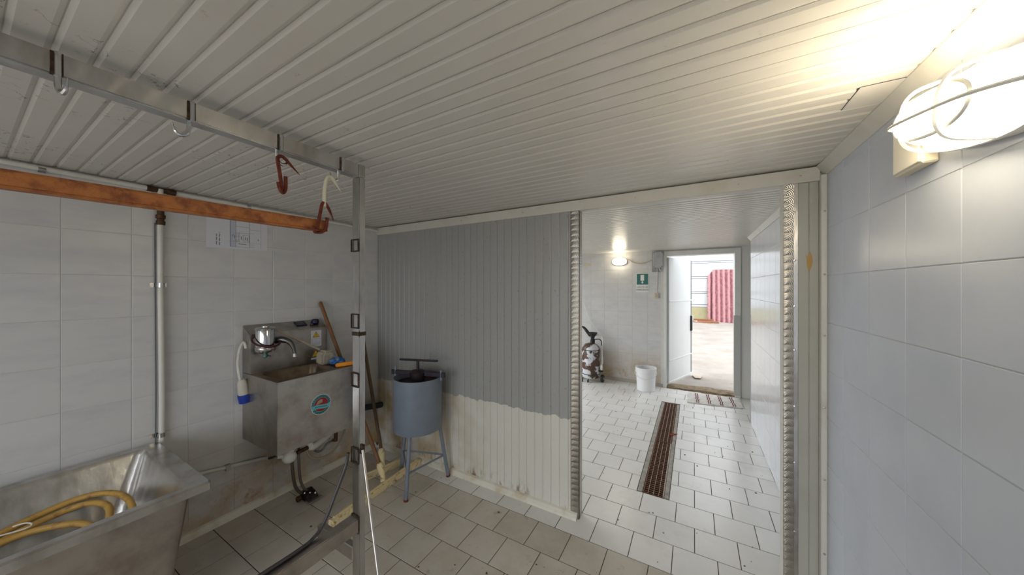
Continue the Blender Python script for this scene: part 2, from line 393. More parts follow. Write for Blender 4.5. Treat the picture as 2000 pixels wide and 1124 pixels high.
PIECE = {}
def piece_mesh(w_, h_, d, ch, mat):
    key = (round(w_, 4), round(h_, 4), d, ch, mat.name)
    if key in PIECE: return PIECE[key]
    a, b = w_ / 2, h_ / 2; ai, bi = a - ch, b - ch
    vs = [(-a, -b, 0), (a, -b, 0), (a, b, 0), (-a, b, 0), (-a, -b, d - ch), (a, -b, d - ch), (a, b, d - ch), (-a, b, d - ch), (-ai, -bi, d), (ai, -bi, d), (ai, bi, d), (-ai, bi, d)]
    fs = [(8, 9, 10, 11)] + [(i, (i + 1) % 4, 4 + (i + 1) % 4, 4 + i) for i in range(4)] + [(4 + i, 4 + (i + 1) % 4, 8 + (i + 1) % 4, 8 + i) for i in range(4)]
    me = bpy.data.meshes.new('tile'); me.from_pydata(vs, [], fs); me.materials.append(mat); PIECE[key] = me
    return me
def tiles(parent, mat, rects, u, v, n, plane, gap=0.004, d=0.006, ch=0.0012, name='tile', limit=280, jitter=0.0004):
    """rects: (u0,u1,v0,v1) cells on the plane through `plane` (point of the finished face) with axes u, v and normal n"""
    u, v, n = Vector(u), Vector(v), Vector(n); P0 = Vector(plane)
    R = Matrix((u, v, n)).transposed().to_4x4()
    near = []; far = []
    for r in rects:
        if r[1] - r[0] < gap * 2.5 or r[3] - r[2] < gap * 2.5: continue
        c = P0 + u * ((r[0] + r[1]) / 2) + v * ((r[2] + r[3]) / 2)
        (near if in_view(c) else far).append((c, r))
    near.sort(key=lambda t: -((t[1][1]-t[1][0])*(t[1][3]-t[1][2]))*abs((t[0]-CAM).normalized().dot(n))/(t[0]-CAM).length**2)
    far += near[limit:]; near = near[:limit]
    for c, r in near:
        me = piece_mesh(r[1] - r[0] - gap, r[3] - r[2] - gap, d, ch, mat)
        o = bpy.data.objects.new(name, me); C.objects.link(o)
        mw = Matrix.Translation(c - n * (d + random.random() * jitter)) @ R
        o.matrix_world = mw; o.parent = parent; o.matrix_parent_inverse = world_of(parent).inverted()
    if far:
        b = MB()
        for c, r in far:
            me = piece_mesh(r[1] - r[0] - gap, r[3] - r[2] - gap, d, ch, mat)
            mw = Matrix.Translation(c - n * d) @ R
            b.add([mw @ q.co for q in me.vertices], [tuple(p.vertices) for p in me.polygons])
        o = b.build(name + '_field', mat, parent); o['kind'] = 'stuff'
def frange(a, b, origin, pitch):
    """edges from a to b with joints at origin + k*pitch"""
    k0 = math.ceil((a - origin) / pitch + 0.02); e = [a]; k = k0
    while origin + k * pitch < b - 0.02 * pitch: e.append(origin + k * pitch); k += 1
    return e + [b]
def grid(us, vs): return [(us[i], us[i + 1], vs[j], vs[j + 1]) for i in range(len(us) - 1) for j in range(len(vs) - 1)]

def text_mesh(txt, size, mat, name, parent, mw, extrude=0.0003):
    cu = bpy.data.curves.new(name, 'FONT'); cu.body = txt; cu.size = size; cu.align_x = 'CENTER'; cu.align_y = 'CENTER'; cu.extrude = extrude
    o = bpy.data.objects.new(name, cu); C.objects.link(o)
    dg = bpy.context.evaluated_depsgraph_get(); me = bpy.data.meshes.new_from_object(o.evaluated_get(dg))
    bpy.data.objects.remove(o); me.transform(mw); me.materials.clear(); me.materials.append(mat)
    q = bpy.data.objects.new(name, me); C.objects.link(q); attach(q, parent); return q

# ------------------------------------------------------------------ room dimensions (metres)
XL, XR = -2.615, 0.53          # near room side walls
YP = 2.003                     # partition face
YB = 5.29                      # far room back wall face
YR = -1.6                      # rear wall behind the camera
ZC = 2.065
HX = 0.545                     # far room right wall face
DRX0, DRX1, DRY0, DRY1 = -0.365, -0.152, 2.505, 4.60

# ------------------------------------------------------------------ floor
b = MB()
for (x0, x1, y0, y1) in ((XL - 0.1, DRX0, YR - 0.1, YB), (DRX1, 1.7, YR - 0.1, YB), (DRX0, DRX1, YR - 0.1, DRY0), (DRX0, DRX1, DRY1, YB)):
    b.box(x0, x1, y0, y1, -0.15, -0.0022)
floor = struct(b.build('floor', FGROUT), 'off-white square floor tiles in staggered rows with dark joints', 'floor')
ys = frange(YR, YB, 1.859, 0.2127); rects = []
for j in range(len(ys) - 1):
    k = round((((ys[j] + ys[j + 1]) / 2) - 1.859) / 0.2127 - 0.5)
    xs = frange(XL, 1.6, 0.113 + (0 if k % 2 == 0 else 0.108), 0.2167)
    for i in range(len(xs) - 1):
        x0, x1, y0, y1 = xs[i], xs[i + 1], ys[j], ys[j + 1]
        if y1 <= DRY0 + 0.01 or y0 >= DRY1 - 0.01 or x1 <= DRX0 or x0 >= DRX1: rects.append((x0, x1, y0, y1)); continue
        if y0 < DRY0 and DRY0 - y0 > 0.03: rects.append((x0, x1, y0, DRY0)); y0 = DRY0
        if y1 > DRY1 and y1 - DRY1 > 0.03: rects.append((x0, x1, DRY1, y1)); y1 = DRY1
        if x0 < DRX0: rects.append((x0, DRX0, y0, y1))
        if x1 > DRX1: rects.append((DRX1, x1, y0, y1))
wet = [r for r in rects if r[3] < 2.02]; dry = [r for r in rects if r[3] >= 2.02]
tiles(floor, FTILE_WET, wet, (1, 0, 0), (0, 1, 0), (0, 0, 1), (0, 0, 0), gap=0.0042, d=0.008, ch=0.0012, limit=120)
tiles(floor, FTILE, dry, (1, 0, 0), (0, 1, 0), (0, 0, 1), (0, 0, 0), gap=0.0042, d=0.008, ch=0.0012, limit=178)
# drain channel let into the floor
b = MB(); b.box(DRX0 + 0.03, DRX1 - 0.025, DRY0, DRY1, -0.16, -0.1)
b.build('drain_channel_bed', PIT, floor)
b = MB(); b.box(DRX0 + 0.002, DRX0 + 0.036, DRY0, DRY1, -0.1, -0.0008); b.build('drain_kerb', CONC, floor, bevel=0.002)
b = MB(); b.box(DRX1 - 0.031, DRX1 - 0.002, DRY0, DRY1, -0.1, -0.0008); b.build('drain_kerb', CONC, floor, bevel=0.002)

# ------------------------------------------------------------------ walls
SO0, SO1, SOZ = 2.6, 4.9, 2.0      # side doorway of the far room, open to the yard
b = MB(); b.box(XL - 0.12, XL - 0.0018, YR - 0.1, SO0, -0.15, 2.2); b.box(XL - 0.12, XL - 0.0018, SO1, YB + 0.1, -0.15, 2.2)
b.box(XL - 0.12, XL - 0.0018, SO0, SO1, SOZ, 2.2); b.box(XL - 0.12, XL - 0.0018, SO0, SO1, -0.15, -0.003)
wl = struct(b.build('wall_left', GROUT), 'left wall of square pale grey marbled tiles with stained foot', 'wall')
tiles(wl, TILE, grid(frange(YR, YP, 0.252, 0.2197), frange(0.0, ZC, 1.5635, 0.2203)), (0, 1, 0), (0, 0, 1), (1, 0, 0), (XL, 0, 0), gap=0.0022)

b = MB(); b.box(XR + 0.0018, XR + 0.12, YR - 0.1, YP + 0.06, -0.15, 2.2)
wr = struct(b.build('wall_right', GROUT), 'right wall of white marbled tiles tinted skylight blue under the bright lamp', 'wall')
tiles(wr, TILE_SKYTINT, grid([-e for e in reversed(frange(YR, YP, 1.138, 0.2205))], frange(0.0, ZC, 1.5555, 0.2160)), (0, -1, 0), (0, 0, 1), (-1, 0, 0), (XR, 0, 0), gap=0.0022)

# rear wall behind the camera ; unseen wide doorway added to let daylight in
WX0, WX1, WZ0, WZ1 = -2.3, 0.4, 0.0, 1.98
b = MB()
b.box(XL - 0.1, WX0, YR - 0.12, YR, -0.15, 2.2); b.box(WX1, XR + 0.1, YR - 0.12, YR, -0.15, 2.2)
b.box(WX0, WX1, YR - 0.12, YR, -0.15, -0.01); b.box(WX0, WX1, YR - 0.12, YR, WZ1, 2.2)
struct(b.build('wall_rear', M('rear_wall', rgb(214, 212, 206), 0.5)), 'plain pale rear wall behind the viewpoint with a wide doorway added for daylight', 'wall')
wf = struct(thing('added_door_2', None, None, ((WX0 + WX1) / 2, YR - 0.06, 0)), 'white framed wide doorway added in the rear wall for daylight', 'door')
b = MB()
for (x0, x1, z0, z1) in ((WX0, WX1, WZ1 - 0.05, WZ1), (WX0, WX0 + 0.05, WZ0, WZ1 - 0.05), (WX1 - 0.05, WX1, WZ0, WZ1 - 0.05)): b.box(x0, x1, YR - 0.09, YR - 0.04, z0, z1)
b.build('door_frame', DOORW, wf)

# hall back wall (door opening in it)
DX0, DX1, DZ1 = -0.353, 0.486, 1.972
b = MB()
b.box(XL - 0.1, DX0 - 0.04, YB + 0.0018, YB + 0.16, -0.15, 2.2); b.box(DX1 + 0.07, 1.8, YB + 0.0018, YB + 0.16, -0.15, 2.2)
b.box(DX0 - 0.04, DX1 + 0.07, YB + 0.0018, YB + 0.16, DZ1 + 0.07, 2.2)
b.box(DX0 - 0.04, DX1 + 0.07, YB + 0.0018, YB + 0.16, -0.3, -0.01)
wb = struct(b.build('wall_back', GROUT), 'back wall of the far room in pale grey tiles', 'wall')
tiles(wb, TILE, grid(frange(XL, DX0 - 0.05, -0.62, 0.2175), frange(0.0, ZC, 1.5635, 0.2203)), (1, 0, 0), (0, 0, 1), (0, -1, 0), (0, YB, 0), gap=0.0022)
tiles(wb, M('recess_panel', rgb(222, 221, 217), 0.4), [(DX1 + 0.075, 1.6, 0.0, ZC)], (1, 0, 0), (0, 0, 1), (0, -1, 0), (0, YB, 0), gap=0.003, name='panel')

# hall right wall, ends short of the back wall
b = MB(); b.box(HX + 0.0018, HX + 0.07, YP + 0.06, 4.36, -0.15, 2.2)
wh = struct(b.build('wall_hall', GROUT), 'right wall of the far room, glossy white tiles with peeling film', 'wall')
HTILE = M('hall_tile', rgb(218, 220, 224), 0.16, var=0.012, rnd=True, noise=(4, 0.4, rgb(200, 203, 210), 0.45, 0.7), bump=(6, 0.06))
tiles(wh, HTILE, grid([-e for e in reversed(frange(YP + 0.062, 4.355, 1.138, 0.2205))], frange(0.0, ZC - 0.05, 1.60, 0.2203)), (0, -1, 0), (0, 0, 1), (-1, 0, 0), (HX, 0, 0), gap=0.0028)
b = MB(); b.box(HX - 0.004, HX + 0.075, 4.36, 4.372, 0.0, 1.2); b.build('corner_guard', GREYBOX, wh)
b = MB(); b.box(1.62, 1.75, YP, YB, -0.15, 2.2); b.box(HX + 0.07, 1.7, YP + 0.03, YP + 0.1, -0.15, 2.2)
struct(b.build('wall_side_room', M('side_room', rgb(222, 220, 214), 0.6)), 'dim side room wall beyond the far right corner', 'wall')

# ------------------------------------------------------------------ ceiling: ribbed strips across the room
b = MB(); b.box(XL - 0.12, 1.8, YR - 0.12, YB + 0.16, ZC + 0.006, 2.2)
ceil = struct(b.build('ceiling', CEIL), 'ribbed grey sandwich panel ceiling with glossy paint', 'ceiling')
PITCH = 0.0613
def strip_mesh(L, wd, mat, d=0.007, cw=0.0085, ch=0.0042):
    g = 0.0012
    a = wd / 2 - g
    prof = [(-a, 0), (-a, -(d - ch)), (-a + cw, -d), (a - cw, -d), (a, -(d - ch)), (a, 0)]
    m = MB(); m.prism([(p[0], p[1]) for p in prof], -L / 2, L / 2, 'x')
    me = bpy.data.meshes.new('ceiling_strip'); me.from_pydata(m.v, [], m.f)
    bm = bmesh.new(); bm.from_mesh(me); bmesh.ops.recalc_face_normals(bm, faces=bm.faces); bm.to_mesh(me); bm.free()
    me.materials.append(mat); return me
LX = XR - XL
sm_ = strip_mesh(LX, PITCH, CEIL)
y = 0.42 + PITCH / 2
while y - PITCH > YR: y -= PITCH
bf = MB()
while y + PITCH / 2 < YP:
    if y > -0.05:
        o = bpy.data.objects.new('ceiling_strip', sm_); C.objects.link(o)
        o.location = ((XL + XR) / 2, y, ZC + 0.007); attach(o, ceil)
    else:
        bf.add([(v.co.x + (XL + XR) / 2, v.co.y + y, v.co.z + ZC + 0.007) for v in sm_.vertices], [tuple(p.vertices) for p in sm_.polygons])
    y += PITCH
tag(bf.build('ceiling_strip_field', CEIL, ceil), kind='stuff')
bf = MB(); s2 = strip_mesh(1.6 - XL, PITCH, CEIL, cw=0.013, ch=0.005); y = YP + 0.06 + PITCH / 2
while y < YB:
    bf.add([(v.co.x + (XL + 1.6) / 2, v.co.y + y, v.co.z + ZC + 0.002) for v in s2.vertices], [tuple(p.vertices) for p in s2.polygons]); y += PITCH
tag(bf.build('far_ceiling_strips', CEIL, ceil), kind='stuff')
b = MB(); b.box(0.408, 0.5, 1.266, 1.398, ZC - 0.0022, ZC); b.build('ceiling_patch', CEIL, ceil)
b = MB()
for (x0, x1, y0, y1) in ((0.4065, 0.408, 1.266, 1.398), (0.408, 0.5, 1.2645, 1.266), (0.408, 0.5, 1.398, 1.3995)): b.box(x0, x1, y0, y1, ZC - 0.0016, ZC)
b.build('patch_joint', INK, ceil)
for (x, y_) in ((0.19, 0.78), (-1.9, 1.62), (-0.6, 1.2)):
    b = MB(); b.lathe([(0.0005, -0.004), (0.004, -0.003), (0.005, 0)], (x, y_, ZC), 8); b.build('screw', STEELD, ceil)

# trims
t = MB(); t.prism([(XR, ZC), (XR - 0.034, ZC), (XR - 0.034, ZC - 0.004), (XR - 0.004, ZC - 0.046), (XR, ZC - 0.046)], YR, YP, 'y')
struct(t.build('trim_1', TRIMW), 'white cove trim between the ceiling and the right wall', 'trim')
t = MB(); t.box(XL, XR - 0.02, YP - 0.011, YP + 0.001, 1.998, ZC - 0.001)
tr2 = struct(t.build('trim_2', TRIMW, bevel=0.001), 'cream flat trim along the top of the partition and doorway', 'trim')
for x in (-2.1, -1.6, -1.05, -0.3, 0.2, 0.44):
    b = MB(); b.lathe([(0.0045, 0), (0.004, -0.002), (0.0005, -0.0026)], (x, YP - 0.011, 2.03), 8, 'y'); b.build('screw', STEELD, tr2)
t = MB(); t.prism([(HX, ZC - 0.003), (HX - 0.03, ZC - 0.003), (HX - 0.03, ZC - 0.012), (HX - 0.004, ZC - 0.05), (HX, ZC - 0.05)], YP + 0.065, 4.36, 'y')
struct(t.build('trim_3', TRIMW), 'cove trim along the ceiling of the far room right wall', 'trim')
t = MB(); t.prism([(XL, 0), (XL + 0.03, 0), (XL + 0.026, 0.014), (XL + 0.012, 0.034), (XL, 0.042)], YR, YP - 0.03, 'y')
struct(t.build('baseboard_left', BASEW), 'white cove skirting at the foot of the left wall', 'baseboard')
t = MB(); t.prism([(YP, 0), (YP - 0.032, 0), (YP - 0.028, 0.014), (YP - 0.014, 0.032), (YP, 0.04)], XL + 0.03, -0.655, 'x')
struct(t.build('baseboard_partition', BASEW), 'white cove skirting at the foot of the grey partition', 'baseboard')
t = MB(); t.box(XL, DX0 - 0.05, YB - 0.014, YB, 0, 0.05)
struct(t.build('baseboard_back', M('base_grey', rgb(168, 162, 150), 0.6)), 'grey skirting along the far back wall', 'baseboard')
t = MB(); t.box(XR - 0.022, XR, YP - 0.03, YP - 0.001, 0, 2.02)
tr4 = struct(t.build('trim_4', PIPEW, bevel=0.003), 'white corner strip with screws in the right corner', 'trim')
for z in (0.28, 0.62, 0.95, 1.28, 1.56, 1.85):
    b = MB(); b.lathe([(0.005, 0), (0.0045, -0.002), (0.0006, -0.0028)], (XR - 0.011, YP - 0.03, z), 8, 'y'); b.build('screw', STEELD, tr4)

# ------------------------------------------------------------------ partition wall with doorway
PX1 = -0.645; JX = 0.38
b = MB(); b.box(XL, PX1, YP + 0.005, YP + 0.058, 0, ZC); b.box(JX, XR + 0.02, YP + 0.005, YP + 0.058, 0, ZC); b.box(PX1, JX, YP + 0.005, YP + 0.058, 1.998, ZC)
wp = struct(b.build('wall_partition', TRIMW), 'grey ribbed sandwich panel partition, white below a brushed paint edge', 'wall')
pm = {}
def vstrip(x0, x1, z0, z1):
    wd = round(x1 - x0, 4); key = (wd, z0, z1)
    if key not in pm:
        g = 0.0008; a = wd / 2 - g
        m = MB(); m.prism([(-a, 0), (-a, -0.0035), (-a + 0.0032, -0.006), (a - 0.0032, -0.006), (a, -0.0035), (a, 0)], z0, z1, 'z')
        me = bpy.data.meshes.new('panel_strip'); me.from_pydata(m.v, [], m.f)
        bm = bmesh.new(); bm.from_mesh(me); bmesh.ops.recalc_face_normals(bm, faces=bm.faces); bm.to_mesh(me); bm.free()
        me.materials.append(PART); pm[key] = me
    o = bpy.data.objects.new('panel_strip', pm[key]); C.objects.link(o); o.location = ((x0 + x1) / 2, YP + 0.006, 0); attach(o, wp)
xs = frange(XL, -0.699, -1.517, 0.0615)
for i in range(len(xs) - 1): vstrip(xs[i], xs[i + 1], 0.0, 1.999)
vstr = ((0.432, 0.473), (0.473, 0.508))
STUB = M('stub_panel', rgb(176, 175, 166), 0.4, noise=(5, 0.3, rgb(160, 156, 142), 0.45, 0.7), stain=[(rgb(186, 150, 80), 5, 0.66, 0.69, 1.6, 1.75, 0.8)])
for (x0, x1) in vstr:
    m = MB(); m.box(x0 + 0.001, x1 - 0.001, YP, YP + 0.006, 0, 1.999); m.build('panel_strip', STUB, wp, bevel=0.002)
b = MB(); b.prism([(.462, 1.66), (.466, 1.60), (.472, 1.575), (.480, 1.59), (.487, 1.62), (.484, 1.65), (.476, 1.67), (.470, 1.64)], YP - .0006, YP + .001, 'y'); b.build('paint_blotch', M('ochre_paint', rgb(184, 148, 86), .6), wp)
SW1 = swirl_mat(-0.70); SW2 = swirl_mat(0.382)
b = MB(); b.box(-0.699, PX1 + 0.002, YP - 0.003, YP + 0.006, 0, 1.998); b.box(PX1, PX1 + 0.002, YP - 0.003, YP + 0.06, 0, 1.998)
struct(b.build('trim_5', SW1), 'swirl finished steel edge strip on the free end of the grey partition', 'trim')
b = MB(); b.box(JX - 0.002, 0.432, YP - 0.004, YP + 0.006, 0, 1.998)
tr6 = struct(b.build('trim_6', SW2), 'swirl finished steel edge strip on the right side of the doorway', 'trim')
b = MB(); b.box(0.418, 0.432, YP - 0.0055, YP - 0.004, 0, 1.998); b.build('flange', STEEL, tr6)
b = MB(); b.box(JX - 0.003, JX - 0.001, YP - 0.004, YP + 0.06, 0, 1.998); b.build('reveal_lining', TRIMW, tr6)
for z in (0.33, 0.66, 0.93, 1.2, 1.41, 1.63, 1.86):
    b = MB(); b.lathe([(0.0055, 0), (0.005, -0.002), (0.0006, -0.003)], (0.42, YP - 0.0055, z), 8, 'y'); b.build('screw', CHROME, tr6)

# ------------------------------------------------------------------ exit door
dr = struct(thing('door_1', None, None, (DX0, YB, 0)), 'white metal exit door standing open to the yard', 'door')
b = MB()
b.box(DX0 - 0.04, DX0, YB - 0.012, YB + 0.16, 0.0, DZ1 + 0.07); b.box(DX1, DX1 + 0.07, YB - 0.012, YB + 0.16, 0.0, DZ1 + 0.07); b.box(DX0, DX1, YB - 0.012, YB + 0.16, DZ1, DZ1 + 0.07)
fr = b.build('door_frame', JAMB, dr, bevel=0.002)
b = MB(); b.box(DX1 - 0.012, DX1 + 0.06, YB - 0.02, YB - 0.012, 0.03, 1.12); b.build('frame_guard', M('guard_grey', rgb(190, 190, 186), 0.5), fr)
b = MB(); b.box(DX0 - 0.075, DX0 - 0.04, YB - 0.01, YB, 0.0, 2.0); b.build('frame_cover', PIPEW, fr)
hx, hy = DX0 + 0.012, YB + 0.03
ang = math.atan2(6.14 - hy, -0.05 - hx); dl = 0.86
leaf_m = Matrix.Translation((hx, hy, 0)) @ Matrix.Rotation(ang, 4, 'Z')
def leafpart(name, mat, parent, boxes, bevel=0.0):
    m = MB()
    for bx in boxes: m.box(*bx)
    m.v = [tuple(leaf_m @ Vector(v)) for v in m.v]
    return m.build(name, mat, parent, bevel=bevel)
leaf = leafpart('door_leaf', DOORW, dr, [(0, dl, -0.02, 0.02, 0.055, 1.955)], 0.002)
leafpart('cross_rail', DOORW, leaf, [(0.0, dl + 0.008, -0.026, -0.018, 1.28, 1.30)], 0.002)
leafpart('cross_rail', DOORW, leaf, [(0.0, dl + 0.008, -0.026, -0.018, 0.385, 0.405)], 0.002)
leafpart('bottom_rail', DOORW, leaf, [(0.0, dl + 0.01, -0.026, -0.018, 0.055, 0.08)], 0.002)
leafpart('edge_strip', M('edge_grey', rgb(104, 106, 108), 0.5), leaf, [(dl - 0.03, dl + 0.004, -0.0225, -0.0195, 0.09, 1.95)])
lk = leafpart('lock_case', BLACK, leaf, [(dl - 0.05, dl - 0.02, -0.045, -0.02, 0.78, 1.03)], 0.004)
leafpart('lock_plate', DOORW, lk, [(dl - 0.022, dl + 0.006, -0.047, -0.02, 0.79, 1.03)], 0.003)
m = MB(); m.tube([(dl - 0.0, -0.045, 0.94), (dl, -0.085, 0.94), (dl + 0.03, -0.095, 0.94)], 0.008, 8); m.v = [tuple(leaf_m @ Vector(v)) for v in m.v]; m.build('door_handle', CHROME, lk)
# threshold of crumbled concrete
b = MB(); n = 14; prof = []
top = []; bot = []
for i in range(n + 1):
    x = DX0 + (DX1 - DX0 + 0.05) * i / n
    top.append((x, 0.022 + random.uniform(-0.008, 0.01)))
for i in range(n):
    x0, z0 = top[i]; x1, z1 = top[i + 1]
    f0 = YB - 0.025 + random.uniform(-.012, .012)
    b.add([(x0, f0, -0.002), (x1, f0, -0.002), (x1, f0 + 0.02, z1), (x0, f0 + 0.02, z0), (x0, YB + 0.2, z0 + .005), (x1, YB + 0.2, z1 + .005), (x0, YB + 0.2, -0.05), (x1, YB + 0.2, -0.05)],
          [(0, 1, 2, 3), (3, 2, 5, 4), (4, 5, 7, 6), (0, 3, 4, 6), (1, 7, 5, 2), (0, 6, 7, 1)])
struct(b.build('trim_7', M('threshold', rgb(138, 120, 96), 0.95, noise=(16, 0.8, rgb(92, 74, 54), 0.42, 0.62), bump=(40, 0.8))), 'crumbling concrete threshold in the exit doorway', 'threshold')

# ------------------------------------------------------------------ yard outside
b = MB(); nx, ny = 60, 50; vs = []; x0, x1, y0, y1 = -14, 20, YB + 0.16, 26
for j in range(ny + 1):
    for i in range(nx + 1):
        yy = y0 + (y1 - y0) * (j / ny) ** 2
        vs.append((x0 + (x1 - x0) * i / nx, yy, 0.018 + (0.02 * math.sin(i * 1.7 + j * .9) * math.cos(j * 1.3 - i * .4) if j > 2 else 0)))
b.add(vs, [(j * (nx + 1) + i, j * (nx + 1) + i + 1, (j + 1) * (nx + 1) + i + 1, (j + 1) * (nx + 1) + i) for j in range(ny) for i in range(nx)], True)
struct(b.build('ground_yard', DIRT), 'pale dusty dirt yard outside the exit door', 'ground')
b = MB(); b.box(-14, 20, -12, YR - 0.14, -0.1, -0.02); struct(b.build('ground_rear', DIRT), 'dirt ground outside the added rear doorway', 'ground')
b = MB(); b.box(-14, XL - 0.12, YR - 0.14, YB + 0.16, -0.1, -0.02); struct(b.build('ground_side', DIRT), 'dirt ground outside the side doorway', 'ground')
YF = 16.6
bl = thing('outbuilding', 'white panelled building across the yard behind the red sheets', 'building', (1, YF, 0))
b = MB(); b.box(-9, 14, YF + 0.03, YF + 0.3, -0.2, 5.5); b.build('wall', M('outside_joint', rgb(140, 142, 144), 0.8), bl)
zz = [0.62, 0.73, 1.235, 1.31, 1.90, 1.995, 2.59, 2.665, 3.25, 3.34, 3.95, 4.04, 4.7, 5.5]
for i in range(len(zz) - 1):
    b = MB(); b.box(-9, 14, YF + (0.0 if i % 2 else 0.008), YF + 0.04, zz[i] + 0.014, zz[i + 1] - 0.014); b.build('wall_panel', EXTW, bl)
b = MB(); b.box(-9, 14, YF + 0.004, YF + 0.05, -0.1, 0.61); b.build('plinth', OLIVE, bl)
def corrugated(x0, x1, z1, yb, lean, label, phase=0.0, cutl=0.0):
    b = MB(); pit = 0.177; nseg = 8; cols = int((x1 - x0) / pit * nseg)
    th = 0.008; vs = []; rows = 2
    for side in (0, 1):
        for r in range(rows):
            for c in range(cols + 1):
                x = x0 + (x1 - x0) * c / cols; h = z1 if c > nseg * cutl else z1 - 0.22 * (1 - c / max(1, nseg * cutl))
                z = 0.02 if r == 0 else h
                yw = yb - lean * (1 - z / z1) + 0.05 * math.cos(2 * PI * (x - x0) / pit + phase) + th * side
                vs.append((x, yw, z))
    W = cols + 1; fs = []
    for c in range(cols):
        fs.append((c, c + 1, W + c + 1, W + c)); o2 = 2 * W
        fs.append((o2 + c, o2 + W + c, o2 + W + c + 1, o2 + c + 1))
        fs.append((c, o2 + c, o2 + c + 1, c + 1)); fs.append((W + c, W + c + 1, o2 + W + c + 1, o2 + W + c))
    fs.append((0, W, 3 * W, 2 * W)); fs.append((cols, 2 * W + cols, 3 * W + cols, W + cols))
    b.add(vs, fs, True)
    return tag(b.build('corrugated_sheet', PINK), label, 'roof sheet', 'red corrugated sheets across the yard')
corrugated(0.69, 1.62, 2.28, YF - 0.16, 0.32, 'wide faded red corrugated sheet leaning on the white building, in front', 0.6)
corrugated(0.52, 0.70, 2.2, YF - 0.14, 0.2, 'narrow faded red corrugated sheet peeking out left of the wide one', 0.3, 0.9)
for i, (xa, ya, xb, yb2, z) in enumerate(((-1.6, 15.9, 0.62, 15.85, 0.065), (-1.5, 15.8, 0.8, 15.72, 0.06), (-1.7, 15.68, 0.9, 15.62, 0.055), (-1.4, 15.76, 0.72, 15.77, 0.13), (-1.3, 15.6, 0.6, 15.5, 0.05))):
    d = Vector((xb - xa, yb2 - ya, 0)).normalized(); s_ = Vector((-d.y, d.x, 0)) * 0.032
    b = MB(); h = 0.032
    loop = lambda p: [tuple(p - s_ - Vector((0, 0, h))), tuple(p + s_ - Vector((0, 0, h))), tuple(p + s_ + Vector((0, 0, h))), tuple(p - s_ + Vector((0, 0, h)))]
    b.loft([loop(Vector((xa, ya, z))), loop(Vector((xb, yb2, z)))])
    tag(b.build('rusty_bar', RUSTO, bevel=0.006), ('rusty orange steel bar of the pile on the yard, %s' % ('nearest the building wall', 'second from the building wall', 'longest to the right', 'lying on top of the others', 'nearest the exit door')[i]), 'bar', 'rusty bars on the yard ground')
b = MB(); b.prism([(1.44, 0.02), (1.60, 0.02), (1.58, 0.16), (1.52, 0.24), (1.47, 0.18)], 15.9, 15.98, 'y')
tag(b.build('dark_stone', M('stone_dark', rgb(62, 60, 64), 0.9), bevel=0.012), 'small dark stone at the foot of the red corrugated sheet', 'stone')
b = MB(); b.prism([(-0.03, 6.12), (0.06, 6.22), (0.12, 6.14), (0.10, 5.98), (0.02, 5.96)], 0.03, 0.036, 'z')
tag(b.build('cardboard_scrap', M('cardboard', rgb(172, 158, 140), 0.9), bevel=0.001), 'flat beige cardboard scrap on the ground at the open door edge', 'cardboard')

# ------------------------------------------------------------------ bulkhead lamps
def oval(a, bb, n=36, p=2.3):
    out = []
    for k in range(n):
        t = 2 * PI * k / n; c, s = math.cos(t), math.sin(t)
        out.append((a * math.copysign(abs(c) ** (2 / p), c), bb * math.copysign(abs(s) ** (2 / p), s)))
    return out
def bulkhead(loc, u, n, a, bb, depth, strength, label, colour=(1.0, 0.87, 0.64, 1), cage=True, group='bulkhead lamps'):
    """oval wall lamp; u long axis, n outward normal"""
    u = Vector(u).normalized(); n = Vector(n).normalized(); v = n.cross(u); P = Vector(loc)
    t = thing('bulkhead_lamp', label, 'lamp', loc, group)
    W = lambda x, y, z: tuple(P + u * x + v * y + n * z)
    m = MB(); m.loft([[W(x * s, y * s, z) for x, y in oval(a, bb)] for s, z in ((1.0, 0.001), (1.0, 0.022), (0.95, 0.03))]); m.build('base', CAGEW, t)
    m = MB(); loops = []
    for k in range(8):
        f = k / 7 * PI / 2 * 0.97
        loops.append([W(x * 0.9 * math.cos(f) ** 0.45, y * 0.9 * math.cos(f) ** 0.45, 0.03 + depth * math.sin(f)) for x, y in oval(a, bb)])
    m.loft(loops, smooth=True)
    em = M('lamp_glass_%d' % int(strength * 10 + a * 1000), (0.9, 0.88, 0.82, 1), 0.3, emit=(colour, strength)); m.build('diffuser', em, t)
    if cage:
        m = MB(); m.tube([W(x * 1.02, y * 1.02, 0.034) for x, y in oval(a, bb)], 0.006, 8, closed=True); cg = m.build('cage', CAGEW, t)
        m = MB(); m.tube([W(x * 0.66, y * 0.62, 0.03 + depth * 0.96) for x, y in oval(a, bb)], 0.004, 6, closed=True); m.build('cage_wire', CAGEW, cg)
        m = MB(); m.tube([W(a * s, 0, 0.034 + depth * 1.06 * z) for s, z in ((-1.03, 0.0), (-0.97, 0.35), (-0.85, 0.72), (-0.6, 1.0), (0, 1.06), (0.6, 1.0), (0.85, 0.72), (0.97, 0.35), (1.03, 0))], 0.0045, 6, sub=3); m.build('cage_wire', CAGEW, cg)
        for s in (-0.34, 0.34):
            m = MB(); m.tube([W(a * s, bb * q, 0.034 + depth * 1.06 * z) for q, z in ((-1.0, 0), (-0.96, 0.4), (-0.82, 0.8), (-0.5, 1.0), (0, 1.03), (0.5, 1.0), (0.82, 0.8), (0.96, 0.4), (1.0, 0))], 0.004, 6, sub=3); m.build('cage_wire', CAGEW, cg)
    return t
bulkhead((XR, 1.02, 1.868), (0, 1, 0.19), (-1, 0, 0), 0.19, 0.074, 0.075, LAMP_NEAR, 'glowing oval caged bulkhead lamp on the right wall')
bulkhead((-1.03, YB, 1.915), (1, 0, 0), (0, -1, 0), 0.118, 0.062, 0.055, LAMP_FAR, 'small glowing oval bulkhead lamp on the far back wall', cage=False)
